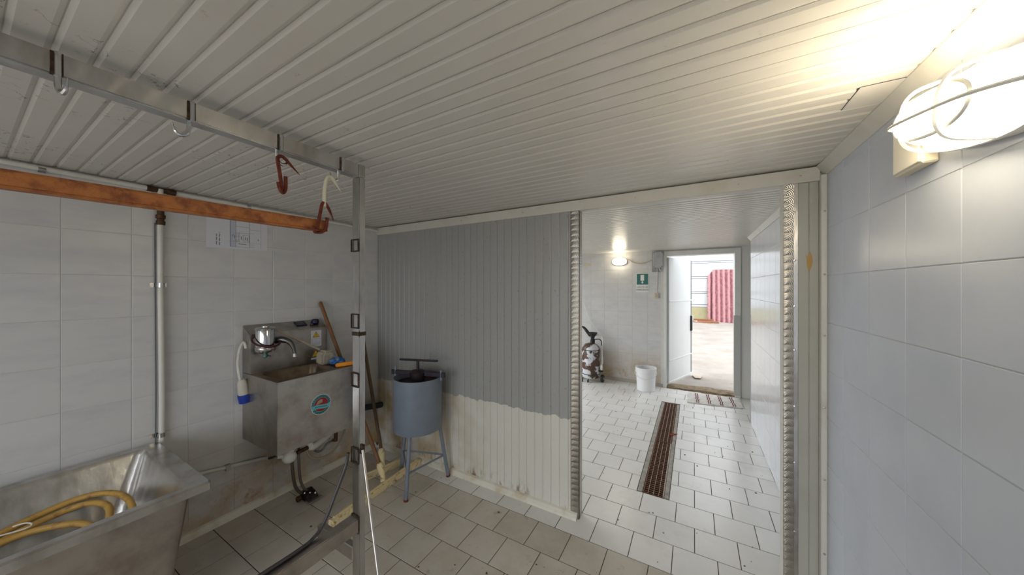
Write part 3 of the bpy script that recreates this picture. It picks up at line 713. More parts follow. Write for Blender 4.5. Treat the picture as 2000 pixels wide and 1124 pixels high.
jb = thing('junction_box', 'cream square junction box under the near bulkhead lamp', 'box', (XR, 1.28, 1.80))
b = MB(); b.box(XR - 0.03, XR, 1.21, 1.34, 1.815, 1.95); b.build('box_body', M('cream_plastic', rgb(226, 216, 190), 0.5), jb, bevel=0.004)
b = MB(); b.box(XR - 0.034, XR - 0.03, 1.215, 1.335, 1.82, 1.945); b.build('box_lid', M('cream_plastic_lid', rgb(228, 222, 206), 0.5), jb, bevel=0.002)

# ------------------------------------------------------------------ steel hanging frame
FX = -1.25; fw = 0.048
fr_ = thing('steel_hanging_frame', 'stainless steel frame with a hook rail under the ceiling and a tall post', 'frame', (FX - fw / 2, 0.88, 0))
BZ0, BZ1 = 1.979, 2.033
b = MB(); b.box(FX - fw, FX, -1.25, 0.863, BZ0, BZ1); beam = b.build('hook_rail', STEEL, fr_, bevel=0.004, seg=2)
b = MB(); b.box(FX - fw, FX, 0.864, 0.894, 0.0, BZ0 - 0.001); post = b.build('post', STEEL, fr_, bevel=0.003, seg=2)
b = MB(); b.box(FX - fw, FX, 0.864, 0.895, BZ0, BZ1 + 0.0005); b.build('corner_block', STEEL, fr_, bevel=0.003)
b = MB(); b.box(FX - fw, FX, -1.25, -1.22, 0.0, BZ0 - 0.001); b.build('post', STEEL, fr_, bevel=0.003)
b = MB(); b.box(FX - fw, FX, -1.219, 0.862, 0.445, 0.508); b.build('low_bar', STEELD, fr_, bevel=0.004, seg=2)
b = MB(); b.box(FX - 0.32, FX - fw, 0.864, 0.894, 0.30, 0.36); b.build('cross_bar', STEELD, fr_, bevel=0.003)
for (z0, z1) in ((1.655, 1.71), (1.322, 1.386), (1.068, 1.131), (0.738, 0.806)):
    b = MB(); x0, x1 = FX - fw - 0.003, FX + 0.002; yf = 0.864
    for bx in ((x0, x1, yf - 0.007, yf, z0, z0 + 0.005), (x0, x1, yf - 0.007, yf, z1 - 0.005, z1), (x0, x0 + 0.005, yf - 0.007, yf, z0, z1), (x1 - 0.005, x1, yf - 0.007, yf, z0, z1)): b.box(*bx)
    b.build('welded_loop', DARKW, post, bevel=0.0015)
b = MB(); b.box(FX - fw - 0.003, FX + 0.0035, 0.8605, 0.8975, 1.286, 1.312); b.build('weld_seam', DARKW, post, bevel=0.005, seg=2)
b = MB(); b.box(FX - 0.002, FX + 0.012, 0.868, 0.885, 0.78, 0.82); b.build('lug', DARKW, post, bevel=0.003)
b = MB(); b.box(FX - fw - .002, FX + .002, 0.858, 0.8655, 0.438, 0.515); b.build('weld_seam', DARKW, post, bevel=0.003)
def rail_hook(y, flip, front):
    b = MB(); b.box(FX, FX + 0.0018, y - 0.010, y + 0.008, BZ0 + 0.002, BZ1 - 0.001); b.build('weld_mark', DARKW, beam)
    b = MB(); b.tube([(FX + 0.005, y, BZ1 - 0.002), (FX + 0.005, y, BZ0 - 0.004)], 0.0052, 8); b.build('hook_stem', CHROME, beam)
    b = MB(); xh = FX + 0.004 if front else FX - 0.024
    s = -1 if flip else 1; cx, cy = (0.9, 0.3) if front else (0.15, 1.0)
    pt = lambda k, z: (xh + s * cx * k, y + s * cy * k, BZ0 + z)
    b.tube([pt(0, .004), pt(0, -.018), pt(.004, -.034), pt(.016, -.042), pt(.028, -.032), pt(.033, -.010)], [0.0055, 0.0055, 0.0055, 0.0052, 0.0038, 0.0008], 8, sub=4)
    b.build('rail_hook', CHROME, beam)
rail_hook(0.116, False, True); rail_hook(0.338, True, False); rail_hook(0.564, False, False); rail_hook(0.787, True, False)

# meat hooks hanging from the rail hooks
XH = FX - 0.012
def mhook(name, mat, pts, r, label, tip=2):
    rr = [r] * len(pts); rr[-1] = r * 0.15; rr[-2] = r * 0.6
    b = MB(); b.tube(pts, rr, 8, sub=4); o = b.build(name, mat); return tag(o, label, 'hook', 'meat hooks on the rail')
hk = thing('meat_hook', 'rusty red meat hook hanging free from the rail, left of the others', 'hook', (XH, 0.572, 1.95), 'meat hooks on the rail')
b = MB(); b.tube([(XH, 0.574, 1.845), (XH, 0.567, 1.90), (XH, 0.560, 1.945), (XH, 0.563, 1.958), (XH, 0.573, 1.963), (XH, 0.584, 1.958), (XH, 0.599, 1.944), (XH, 0.632, 1.915)], [.0062, .0062, .0062, .0062, .0062, .0058, .005, .0008], 8, sub=4); b.build('hook_shank', RUST, hk)
b = MB(); b.tube([(XH + .004, 0.560, 1.868), (XH + .004, 0.564, 1.848), (XH + .003, 0.571, 1.836), (XH, 0.580, 1.838), (XH, 0.585, 1.855), (XH, 0.585, 1.895)], .0060, 8, sub=4); b.build('hook_fork', RUST, hk)
IV = M('ivory_plastic', rgb(206, 202, 176), 0.5)
mhook('meat_hook', IV, [(XH, 0.722, 1.818), (XH, 0.722, 1.87), (XH, 0.727, 1.915), (XH, 0.735, 1.936), (XH, 0.746, 1.943), (XH, 0.757, 1.936), (XH, 0.772, 1.918), (XH, 0.790, 1.893)][::1], 0.0068, 'ivory white meat hook hanging next to the steel post')
hk = thing('meat_hook', 'rusty red meat hook holding the end of the brown rail', 'hook', (XH, 0.715, 1.75), 'meat hooks on the rail')
b = MB(); b.tube([(XH + .004, 0.692, 1.725), (XH + .004, 0.704, 1.79), (XH + .002, 0.711, 1.822), (XH, 0.720, 1.834), (XH, 0.730, 1.828), (XH + .002, 0.742, 1.806), (XH + .004, 0.757, 1.768)], [.0062, .0062, .0062, .0062, .0058, .005, .0008], 8, sub=4); b.build('hook_shank', RUST, hk)
b = MB(); b.tube([(XH + .006, 0.676, 1.735), (XH + .005, 0.680, 1.719), (XH - .004, 0.690, 1.7165), (XH - .022, 0.698, 1.7165), (XH - .004, 0.712, 1.7165), (XH + .005, 0.722, 1.727), (XH + .005, 0.728, 1.745), (XH + .005, 0.730, 1.775)], .0058, 8, sub=4); b.build('hook_fork', RUST, hk)
# brown rail hanging from the hook
b = MB(); h = 0.0215; p0 = Vector((-1.462, -1.0, 1.7455)); p1 = Vector((-1.2925, 0.742, 1.7455)); d = (p1 - p0).normalized(); sd = Vector((d.y, -d.x, 0)) * h; up = Vector((0, 0, h))
b.loft([[tuple(p - sd - up), tuple(p + sd - up), tuple(p + sd + up), tuple(p - sd + up)] for p in (p0, p1)])
tag(b.build('brown_rail', RAILM, bevel=0.006, seg=2), 'rusty orange brown square rail hanging below the steel beam', 'rail')

# leaning chrome rod, dark cable
b = MB(); b.tube([(FX + 0.012, 0.872, 0.80), (-0.80, 0.70, 0.006)], 0.006, 10)
tag(b.build('steel_rod', STEELD), 'thin shiny steel rod slanting from the post down to the floor', 'rod')
b = MB(); b.tube([(-1.306, 0.850, 0.78), (-1.308, 0.842, 0.73), (-1.306, 0.80, 0.645), (-1.300, 0.745, 0.55), (-1.294, 0.70, 0.519), (-1.286, 0.64, 0.5155), (-1.288, 0.45, 0.5155), (-1.284, 0.1, 0.5155), (-1.288, -0.5, 0.5155)], 0.0065, 8, sub=5)
tag(b.build('dark_cable', M('grey_cable', rgb(58, 56, 56), 0.5)), 'dark grey cable hanging from the post and lying along the low bar', 'cable')

# ------------------------------------------------------------------ steel trough with yellow hose
tr = thing('steel_trough', 'deep stainless steel trough against the tiled left wall', 'trough', (-2.2, -0.2, 0))
TX0, TX1, TY0, TY1, TZ = -2.575, -1.853, -1.0, 0.566, 0.645
def rect(x0, x1, y0, y1, z, r=0.0, k=3):
    if r == 0: return [(x0, y0, z), (x1, y0, z), (x1, y1, z), (x0, y1, z)]
    out = []
    for (cx, cy, a0) in ((x0 + r, y0 + r, PI), (x1 - r, y0 + r, 1.5 * PI), (x1 - r, y1 - r, 0), (x0 + r, y1 - r, 0.5 * PI)):
        for i in range(k + 1):
            a = a0 + i / k * PI / 2; out.append((cx + r * math.cos(a), cy + r * math.sin(a), z))
    return out
m = MB(); loops = [rect(TX0 + .03, TX1 - .02, TY0 + .03, TY1 - .055, TZ - .006, .03), rect(TX0 + .06, TX1 - .03, TY0 + .05, TY1 - .10, 0.3, .04), rect(TX0 + .08, TX1 - .045, TY0 + .07, TY1 - .13, 0.06, .05)]
m.loft(loops, cap=False, smooth=True); m.add(loops[-1], [tuple(range(len(loops[-1])))])
m.build('trough_body', STEELD, tr)
m = MB(); loops = [rect(TX0 + .045, TX1 - .038, TY0 + .045, TY1 - .065, TZ, .03, 5), rect(TX0 + .055, TX1 - .045, TY0 + .05, TY1 - .075, TZ - .02, .035, 5), rect(TX0 + .12, TX1 - .10, TY0 + .12, TY1 - .16, 0.30, .06, 5), rect(TX0 + .17, TX1 - .15, TY0 + .18, TY1 - .21, 0.22, .08, 5)]
m.loft(loops, cap=False, smooth=True); m.add(loops[-1], [tuple(range(len(loops[-1])))]); m.build('trough_basin', STEEL, tr)
m = MB(); m.loft([rect(TX0 + .045, TX1 - .038, TY0 + .045, TY1 - .065, TZ, .03), rect(TX0 + .006, TX1 - .006, TY0 + .006, TY1 - .006, TZ + .001, .012), rect(TX0, TX1, TY0, TY1, TZ - .006, .012), rect(TX0, TX1, TY0, TY1, TZ - .036, .012), rect(TX0 + .004, TX1 - .004, TY0 + .004, TY1 - .004, TZ - .036, .012)], cap=False)
m.build('trough_rim', STEEL, tr)
for (x, y_) in ((TX0 + .12, TY1 - .2), (TX1 - .1, TY1 - .2), (TX0 + .12, TY0 + .2), (TX1 - .1, TY0 + .2)):
    m = MB(); m.lathe([(.02, 0), (.02, .06)], (x, y_, 0), 12); m.build('foot', STEELD, tr)
m = MB(); m.tube([(-2.30, -0.62, .33), (-2.30, -0.35, .42), (-2.37, -0.05, .47), (-2.43, 0.07, .495), (-2.46, 0.16, .51), (-2.45, 0.27, .53), (-2.40, 0.35, .535), (-2.30, 0.395, .525), (-2.19, 0.40, .49), (-2.12, 0.37, .42), (-2.12, 0.30, .39),
                  (-2.20, 0.33, .47), (-2.30, 0.345, .51), (-2.40, 0.30, .515), (-2.44, 0.20, .495), (-2.42, 0.06, .47), (-2.34, -0.05, .44), (-2.30, -0.15, .44), (-2.36, 0.02, .475), (-2.37, 0.14, .495), (-2.28, 0.26, .495), (-2.17, 0.30, .47), (-2.08, 0.28, .42), (-2.04, 0.20, .37)], 0.0125, 10, sub=6)
tag(m.build('yellow_hose', HOSEY), 'dirty yellow rubber hose coiled in the steel trough', 'hose')
m = MB(); m.tube([(-2.43, 0.12, .516), (-2.41, 0.145, .522), (-2.38, 0.16, .520), (-2.37, 0.145, .515), (-2.40, 0.08, .512), (-2.44, 0.0, .508), (-2.46, -0.08, .50)], 0.003, 6, sub=4)
tag(m.build('string_tie', PLASW), 'thin white string looped around the yellow hose in the trough', 'string')

# ------------------------------------------------------------------ knee sink on the left wall
sk = thing('wall_sink', 'stainless steel wash sink with backsplash hung on the left wall', 'sink', (-2.38, 1.2, 0.493))
SX0, SX1, SY0, SY1, SZ0, SZ1 = XL + 0.002, -2.154, 0.954, 1.459, 0.493, 0.93
hx0, hx1, hy0, hy1 = -2.47, -2.20, 0.995, 1.345
m = MB()
outer = [(SX0, SY0), (SX1, SY0), (SX1, SY1), (SX0, SY1)]
R2 = lambda x0, x1, y0, y1, z: [(x0, y0, z), (x1, y0, z), (x1, y1, z), (x0, y1, z)]
m.loft([R2(SX0, SX1, SY0, SY1, SZ0), R2(SX0, SX1, SY0, SY1, SZ1), R2(SX0, SX1, SY0, SY1, SZ1)][:2], cap=False)
m.add(R2(SX0, SX1, SY0, SY1, SZ0), [(3, 2, 1, 0)])
m.build('sink_body', STEELD, sk, bevel=0.003, seg=2)
m = MB()
m.loft([rect(SX0, SX1, SY0, SY1, SZ1, .0005, 5), rect(SX0 + .002, SX1 - .002, SY0 + .002, SY1 - .002, SZ1 + .002, .002, 5), rect(hx0, hx1, hy0, hy1, SZ1 + .001, .04, 5), rect(hx0 + .005, hx1 - .005, hy0 + .005, hy1 - .005, SZ1 - .008, .04, 5), rect(hx0 + .03, hx1 - .03, hy0 + .03, hy1 - .03, SZ1 - .15, .05, 5)], cap=False, smooth=True)
m.add(rect(hx0 + .03, hx1 - .03, hy0 + .03, hy1 - .03, SZ1 - .15, .05, 5), [tuple(range(24))])
m.build('basin', M('basin_steel', rgb(138, 124, 110), 0.34, 1.0, noise=(7, 0.7, rgb(98, 78, 60), 0.42, 0.66)), sk)
BX = -2.51
m = MB(); m.prism([(SX0, SZ1 + .002), (SX0, 1.247), (BX, 1.192), (BX, SZ1 + .002)], SY0, SY1, 'y'); bs = m.build('backsplash', STEELD, sk, bevel=0.003, seg=2)
def slope(x): return 1.247 + (x - SX0) / (BX - SX0) * (1.192 - 1.247)
m = MB(); m.add([(-2.595, 1.255, slope(-2.595) + .001), (-2.545, 1.255, slope(-2.545) + .001), (-2.545, 1.33, slope(-2.545) + .001), (-2.595, 1.33, slope(-2.595) + .001)] + [(-2.595, 1.255, slope(-2.595) + .007), (-2.545, 1.255, slope(-2.545) + .007), (-2.545, 1.33, slope(-2.545) + .007), (-2.595, 1.33, slope(-2.595) + .007)], [(0, 3, 2, 1), (4, 5, 6, 7), (0, 1, 5, 4), (1, 2, 6, 5), (2, 3, 7, 6), (3, 0, 4, 7)])
dsp = m.build('display', NAVY, bs, bevel=0.002)
m = MB(); m.add([(-2.588, 1.268, slope(-2.588) + .0076), (-2.552, 1.268, slope(-2.552) + .0076), (-2.552, 1.318, slope(-2.552) + .0076), (-2.588, 1.318, slope(-2.588) + .0076)], [(0, 1, 2, 3)]); m.build('display_screen', M('lcd', rgb(70, 72, 78), 0.2), bs)
m = MB(); m.lathe([(.026, 0), (.028, .014), (.02, .03), (.001, .032)], (-2.572, 1.40, slope(-2.572) - .002), 16); m.build('knob', NAVY, bs)
m = MB(); m.lathe([(.011, 0), (.011, .014), (.001, .016)], (-2.546, 1.362, slope(-2.546) - .001), 12); m.build('button', MAROON, bs)
def sticker(parent, cx, y0, y1, z0, z1, mat, name, t=0.0006):
    q = MB(); q.box(cx, cx + t, y0, y1, z0, z1); return q.build(name, mat, parent)
def tri(parent, cx, yc, z0, wd, ht, mat, name, t=0.0006, base=0.0):
    q = MB(); q.prism([(yc - wd / 2, z0), (yc + wd / 2, z0), (yc, z0 + ht)], cx, cx + t, 'x'); return q.build(name, mat, parent)
part(sticker(bs, BX, 1.335, 1.412, 1.05, 1.172, PAPER, 'warning_label'), 'white label with a yellow warning triangle')
tri(bs, BX + .0006, 1.373, 1.12, 0.052, 0.044, INK, 'warning_triangle'); tri(bs, BX + .0012, 1.373, 1.1235, 0.042, 0.035, YELLOW, 'warning_triangle')
q = MB(); q.box(BX + .0018, BX + .0023, 1.3712, 1.3748, 1.134, 1.149); q.box(BX + .0018, BX + .0023, 1.3712, 1.3748, 1.1275, 1.131); q.build('exclamation_mark', INK, bs)
q = MB()
for (y0, y1, z0, z1) in ((1.343, 1.404, 1.108, 1.1088), (1.343, 1.404, 1.082, 1.0828), (1.343, 1.3438, 1.082, 1.1088), (1.4032, 1.404, 1.082, 1.1088), (1.373, 1.3738, 1.082, 1.1088), (1.343, 1.404, 1.074, 1.0755), (1.343, 1.404, 1.068, 1.0695), (1.343, 1.404, 1.062, 1.0635), (1.343, 1.385, 1.056, 1.0575)): q.box(BX + .0006, BX + .0010, y0, y1, z0, z1)
q.build('label_print', INKL, bs)
tri(bs, BX, 1.371, 0.969, 0.066, 0.058, INK, 'warning_triangle'); tri(bs, BX + .0006, 1.371, 0.974, 0.053, 0.046, YELLOW, 'warning_triangle')
q = MB()
for k in (-1, 0, 1): q.tube([(BX + .0014, 1.371 + k * .008, .980), (BX + .0014, 1.373 + k * .008, .988), (BX + .0014, 1.369 + k * .008, .994), (BX + .0014, 1.371 + k * .008, 1.0)], .0008, 4, sub=2)
q.build('heat_mark', INK, bs)
sticker(bs, BX, 1.337, 1.405, 0.953, 0.966, PAPER, 'warning_label')
# round emblem on the front
def disc(parent, x, yc, zc, r, mat, name, t=0.0006, n=32):
    q = MB(); q.prism([(yc + r * math.cos(2 * PI * k / n), zc + r * math.sin(2 * PI * k / n)) for k in range(n)], x, x + t, 'x'); return q.build(name, mat, parent)
em = part(disc(sk, SX1, 1.211, 0.722, 0.066, PAPER, 'round_sticker'), 'round red and teal sticker')
disc(em, SX1 + .0006, 1.211, 0.722, 0.0625, TEALS, 'sticker_ring'); disc(em, SX1 + .0012, 1.211, 0.722, 0.0475, CYANS, 'sticker_ring'); disc(em, SX1 + .0018, 1.211, 0.722, 0.0455, REDS, 'sticker_disc')
q = MB(); q.prism([(1.211 - .034, .722 + .004), (1.211 + .006, .722 + .012), (1.211 + .010, .722 + .030), (1.211 - .006, .722 + .036), (1.211 - .022, .722 + .028)], SX1 + .0024, SX1 + .003, 'x'); q.build('sticker_patch', TANS, em)
q = MB(); top = []; bo = []
for k in range(13):
    yy = 1.211 - .060 + .12 * k / 12; zz_ = .708 + .004 * math.sin(k / 12 * 2 * PI); top.append((yy, zz_ + .013)); bo.append((yy, zz_ - .013))
q.prism(top + bo[::-1], SX1 + .003, SX1 + .0036, 'x'); q.build('sticker_band', CYANS, em)
q = MB()
for k in range(10):
    yy = 1.211 - .040 + .008 * k; zz_ = .708 + .004 * math.sin((yy - 1.151) / .12 * 2 * PI); q.box(SX1 + .0036, SX1 + .004, yy, yy + .005, zz_ - .004, zz_ + .004)
q.build('sticker_print', TEALS, em)
q = MB()
for k in range(26):
    a = 2 * PI * k / 26; q.prism([(1.211 + .057 * math.cos(a + s) + dy, .722 + .057 * math.sin(a + s) + 0) for s, dy in ((-.04, 0), (.04, 0), (.04, .003), (-.04, .003))], SX1 + .0012, SX1 + .0016, 'x')
q.build('sticker_print', PAPER, em)
# faucet and knife steriliser
m = MB(); m.tube([(BX, 1.075, 1.128), (-2.46, 1.082, 1.142), (-2.43, 1.10, 1.148), (-2.40, 1.128, 1.135), (-2.385, 1.146, 1.105), (-2.378, 1.155, 1.068), (-2.376, 1.157, 1.045)], [.026, .024, .022, .018, .014, .011, .010], 12, sub=4)
fc = m.build('faucet', M('faucet_metal', rgb(112, 110, 108), 0.3, 1.0), sk)
m = MB(); m.lathe([(.0125, 0), (.0125, .022)], (-2.3755, 1.1575, 1.026), 14); m.build('spout_tip', CHROME, fc)
SCX, SCY = -2.436, 1.010
m = MB(); m.lathe([(.020, 1.07), (.050, 1.084), (.052, 1.09), (.052, 1.222), (.050, 1.226)], (SCX, SCY, 0), 28); st = m.build('knife_steriliser', CHROME, sk)
m = MB(); m.lathe([(.055, 1.226), (.056, 1.232), (.050, 1.238), (.022, 1.241), (.021, 1.247), (.001, 1.248)], (SCX, SCY, 0), 28); m.build('lid', STEEL, st)
m = MB(); m.lathe([(.0535, 1.088), (.055, 1.090), (.055, 1.112), (.0535, 1.114)], (SCX, SCY, 0), 28, cap=False); m.build('foot_band', STEEL, st)
m = MB(); m.lathe([(.006, 1.04), (.014, 1.045), (.014, 1.06), (.008, 1.072)], (SCX, SCY, 0), 12); m.tube([(SCX - .004, SCY + .014, 1.052), (SCX + .01, SCY + .026, 1.048)], .005, 6); m.build('drain_cock', M('green_brass', rgb(84, 116, 108), 0.5, 0.5), st)
m = MB(); m.box(BX, SCX - .045, SCY - .015, SCY + .015, 1.10, 1.20); m.build('bracket', STEELD, st)
m = MB(); pts = []
for k in range(20):
    a = 2 * PI * k / 20; pts.append((SCX + .004 + .066 * math.cos(a), SCY + .004 + .075 * math.sin(a), 1.150 - .032 * math.cos(a) - .004 * math.sin(a)))
m.tube(pts, .0062, 8, closed=True, sub=2); tag(m.build('rubber_ring', MAROON), 'dark maroon rubber hose ring slung round the knife steriliser', 'hose')
# under the sink: traps and hoses
m = MB(); m.sphere((-2.39, 1.132, .345), .040, .044, .040); m.tube([(-2.40, 1.11, .358), (-2.42, 1.075, .365)], .013, 8); m.tube([(-2.40, 1.145, .38), (-2.40, 1.145, .4945)], .026, 12); m.build('drain_trap', PLASW, sk)
m = MB(); m.tube([(-2.40, 1.262, .4945), (-2.40, 1.264, .38), (-2.40, 1.285, .348), (-2.41, 1.33, .352), (-2.42, 1.39, .368), (-2.42, 1.425, .40), (-2.42, 1.43, .4945)], .027, 12, sub=4); m.build('drain_elbow', PLASW, sk)
m = MB(); m.tube([(-2.38, 1.175, .358), (-2.38, 1.245, .362)], .014, 8); m.build('drain_link', BRASS, sk)
m = MB(); m.tube([(-2.33, 1.42, .4945), (-2.33, 1.418, .348)], .013, 10); m.tube([(-2.33, 1.418, .36), (-2.335, 1.392, .362)], .010, 8); m.build('valve', BRASS, sk)
m = MB(); m.tube([(-2.335, 1.395, .362), (-2.34, 1.355, .35), (-2.35, 1.335, .318), (-2.36, 1.31, .31), (-2.37, 1.285, .325)], .007, 8, sub=4); m.build('braided_hose', M('braid', rgb(104, 102, 100), 0.4, 0.8), sk)
m = MB(); m.tube([(-2.42, 1.265, .40), (-2.42, 1.262, .325), (-2.42, 1.275, .28), (-2.42, 1.31, .245), (-2.42, 1.37, .222), (-2.43, 1.45, .225), (-2.44, 1.52, .275), (-2.44, 1.56, .36), (-2.44, 1.555, .46), (-2.44, 1.45, .485)], .0085, 8, sub=5); m.build('grey_hose', M('beige_hose', rgb(160, 152, 130), 0.4), sk)
# pedal on the floor
pd = thing('foot_pedal', 'black metal foot pedal valve on the floor under the sink', 'pedal', (-2.36, 1.27, 0))
m = MB(); m.prism([(-2.43, .002), (-2.43, .05), (-2.40, .062), (-2.34, .045), (-2.31, .02), (-2.31, .002)], 1.215, 1.285, 'y'); m.build('pedal_body', M('pedal_metal', rgb(70, 64, 60), 0.45, 0.8, noise=(30, .7, rgb(40, 34, 30), .4, .6)), pd, bevel=0.004)
m = MB(); m.box(-2.335, -2.285, 1.205, 1.30, .012, .022); m.build('pedal_plate', STEELD, pd, bevel=0.002)
for k in range(3):
    m = MB(); m.lathe([(.007, 0), (.007, .012), (.004, .016)], (-2.375 + .02 * k, 1.222 + .025 * k, .045 - .006 * k), 8); m.build('pedal_bolt', CHROME, pd)
m = MB(); m.lathe([(.018, -.012), (.02, 0), (.018, .012)], (-2.40, 1.195, .02), 12, 'y'); m.build('pedal_port', BRASS, pd)
m = MB(); m.tube([(-2.40, 1.150, .33), (-2.40, 1.158, .222), (-2.40, 1.171, .13), (-2.40, 1.197, .07), (-2.40, 1.235, .04)], .0105, 10, sub=5); m.build('supply_tube', M('braid2', rgb(120, 112, 104), 0.35, 0.9), pd)
m = MB(); m.tube([(-2.40, 1.196, .49), (-2.40, 1.197, .26), (-2.40, 1.208, .14), (-2.39, 1.226, .08), (-2.39, 1.246, .05)], .0085, 10, sub=5); m.build('supply_tube', M('braid2b', rgb(128, 122, 116), 0.3, 0.9), pd)
# plug hanging left of the sink
pl = thing('power_plug', 'beige power plug with blue collar hanging left of the sink', 'plug', (-2.56, .955, .75))
m = MB(); m.tube([(-2.555, .951, 1.10), (-2.562, .942, 1.14), (-2.572, .925, 1.10), (-2.575, .915, 1.02), (-2.572, .918, .95), (-2.566, .926, .89)], .0085, 8, sub=5); m.build('cord', PIPEW, pl)
def tilt(mb, c, ax, an):
    Rm = Matrix.Translation(c) @ Matrix.Rotation(an, 4, ax) @ Matrix.Translation(-Vector(c)); mb.v = [tuple(Rm @ Vector(v)) for v in mb.v]; return mb
m = MB(); m.lathe([(.014, .90), (.024, .885), (.027, .86), (.029, .82), (.029, .79)], (-2.562, .93, 0), 16); tilt(m, (-2.562, .93, .90), 'X', .12).build('plug_body', M('beige_plastic', rgb(196, 190, 176), 0.5), pl)
m = MB(); m.lathe([(.033, .80), (.034, .79), (.032, .745), (.030, .744)], (-2.562, .93, 0), 16); tilt(m, (-2.562, .93, .90), 'X', .12).build('plug_collar', BLUEC, pl)
# brush, cloth and orange scraper on the ledge
br = thing('scrub_brush', 'long handled off-white scrub brush lying against the sink backsplash', 'brush', (-2.35, 1.39, .94))
m = MB(); m.tube([(-2.455, 1.085, 1.21), (-2.385, 1.33, 1.045)], [.006, .008], 8); m.build('handle', M('brush_handle', rgb(172, 156, 138), 0.5), br)
m = MB(); m.prism([(1.325, .934), (1.43, .934), (1.43, .99), (1.405, 1.03), (1.345, 1.035), (1.325, 1.0)], -2.43, -2.34, 'x'); m.build('brush_head', M('brush_head', rgb(172, 164, 148), 0.7, noise=(30, .5, rgb(140, 130, 112), .4, .6), bump=(60, .4)), br, bevel=.012, seg=2)
bm = bmesh.new(); bmesh.ops.create_icosphere(bm, subdivisions=4, radius=1)
for v in bm.verts:
    p = v.co.copy(); nse = math.sin(p.x * 7 + p.y * 3) * .12 + math.sin(p.y * 9 - p.z * 5) * .12 + math.sin(p.z * 11 + p.x * 8) * .08
    p *= 1 + nse; v.co = Vector((-2.29 + p.x * .045, 1.405 + p.y * .048, .958 + p.z * .026))
    v.co.z = max(v.co.z, .9335)
me = bpy.data.meshes.new('blue_cloth'); bm.to_mesh(me); bm.free(); me.materials.append(M('cloth_blue', rgb(30, 88, 160), 0.7, noise=(30, .6, rgb(120, 146, 172), .5, .6)))
for p in me.polygons: p.use_smooth = True
o = bpy.data.objects.new('blue_cloth', me); C.objects.link(o); tag(o, 'crumpled blue cloth on the right ledge of the sink', 'cloth')
m = MB(); m.prism([(-2.225, 1.35), (-2.205, 1.34), (-2.175, 1.40), (-2.168, 1.458), (-2.19, 1.458), (-2.215, 1.42)], .934, .958, 'z'); tag(m.build('orange_scraper', ORANGE, bevel=.006, seg=2), 'small bright orange plastic scraper on the front ledge of the sink', 'scraper')

# ------------------------------------------------------------------ pipes on the left wall
vp = thing('wall_pipe', 'white vertical water pipe clipped to the tiled left wall', 'pipe', (XL + .02, .575, .5))
m = MB(); m.tube([(XL + .02, .577, .45), (XL + .02, .579, .9), (XL + .02, .575, 1.4), (XL + .02, .573, 1.86)], .0135, 12, sub=4); m.build('pipe_run', PIPEW, vp)
m = MB(); m.tube([(XL + .011, .556, .45), (XL + .011, .558, .9), (XL + .011, .554, 1.86)], .003, 6); m.build('side_cable', M('cable_grey', rgb(96, 100, 100), .5), vp)
m = MB(); m.lathe([(.016, 1.85), (.019, 1.852), (.019, 1.872), (.015, 1.874), (.015, 1.884), (.020, 1.886), (.020, 1.905), (.015, 1.907), (.015, 1.96)], (XL + .024, .573, 0), 10); m.build('pipe_fitting', BRASS, vp)
m = MB(); m.tube([(XL + .024, .573, 1.95), (XL + .024, .573, 2.05)], .012, 10); m.build('pipe_run', PIPEW, vp)
for z in (1.513, .673):
    m = MB(); m.box(XL + .0005, XL + .004, .535, .60, z - .012, z + .012); m.lathe([(.0165, -.012), (.0165, .012)], (XL + .02, .576, z), 12, cap=False); m.build('pipe_clip', STEEL, vp)
cp = thing('ceiling_conduit', 'cream conduit pipe along the top of the left wall', 'pipe', (XL + .02, 1, 2.04))
m = MB(); m.tube([(XL + .016, -1.55, 2.046), (XL + .016, .525, 2.046)], .0125, 12); m.build('conduit_run', PIPEW, cp)
m = MB(); m.tube([(XL + .016, .63, 2.044), (XL + .016, 1.985, 2.036)], .0125, 12); m.build('conduit_run', PIPEW, cp)
m = MB(); m.tube([(XL + .018, .522, 2.045), (XL + .018, .55, 2.045), (XL + .018, .551, 2.045), (XL + .018, .60, 2.045), (XL + .018, .601, 2.045), (XL + .018, .634, 2.044)], [.016, .016, .0135, .0135, .0165, .0165], 10); m.build('tee_fitting', BRASS, cp)
for y_ in (0.98, 1.45, 0.2): m = MB(); m.lathe([(.0145, -.01), (.0145, .01)], (XL + .016, y_, 2.041), 12, 'y', cap=False); m.build('conduit_clip', STEEL, cp)
m = MB(); m.tube([(XL + .014, .60, .40), (XL + .014, .80, .358), (XL + .014, 1.06, .312), (XL + .05, 1.085, .31)], .0105, 10, sub=3); pv = m.build('low_pipe', PIPEW); tag(pv, 'thin cream pipe running low along the left wall to the sink', 'pipe')
m = MB(); m.tube([(XL + .05, 1.085, .31), (XL + .12, 1.10, .34), (-2.41, 1.055, .40)], .008, 8, sub=3); m.build('pipe_joint', BLACK, pv)
m = MB(); m.box(XL + .0005, XL + .026, .86, .885, .325, .36); m.build('pipe_clip', STEELD, pv)
m = MB(); m.tube([(-2.565, 1.56, .47), (-2.55, 1.79, .432), (-2.54, 1.985, .402)], .026, 14, sub=2); dp = tag(m.build('insulated_pipe', M('foam_dark', rgb(48, 48, 54), .8, bump=(40, .2))), 'short dark insulated pipe in the corner behind the squeegees', 'pipe')

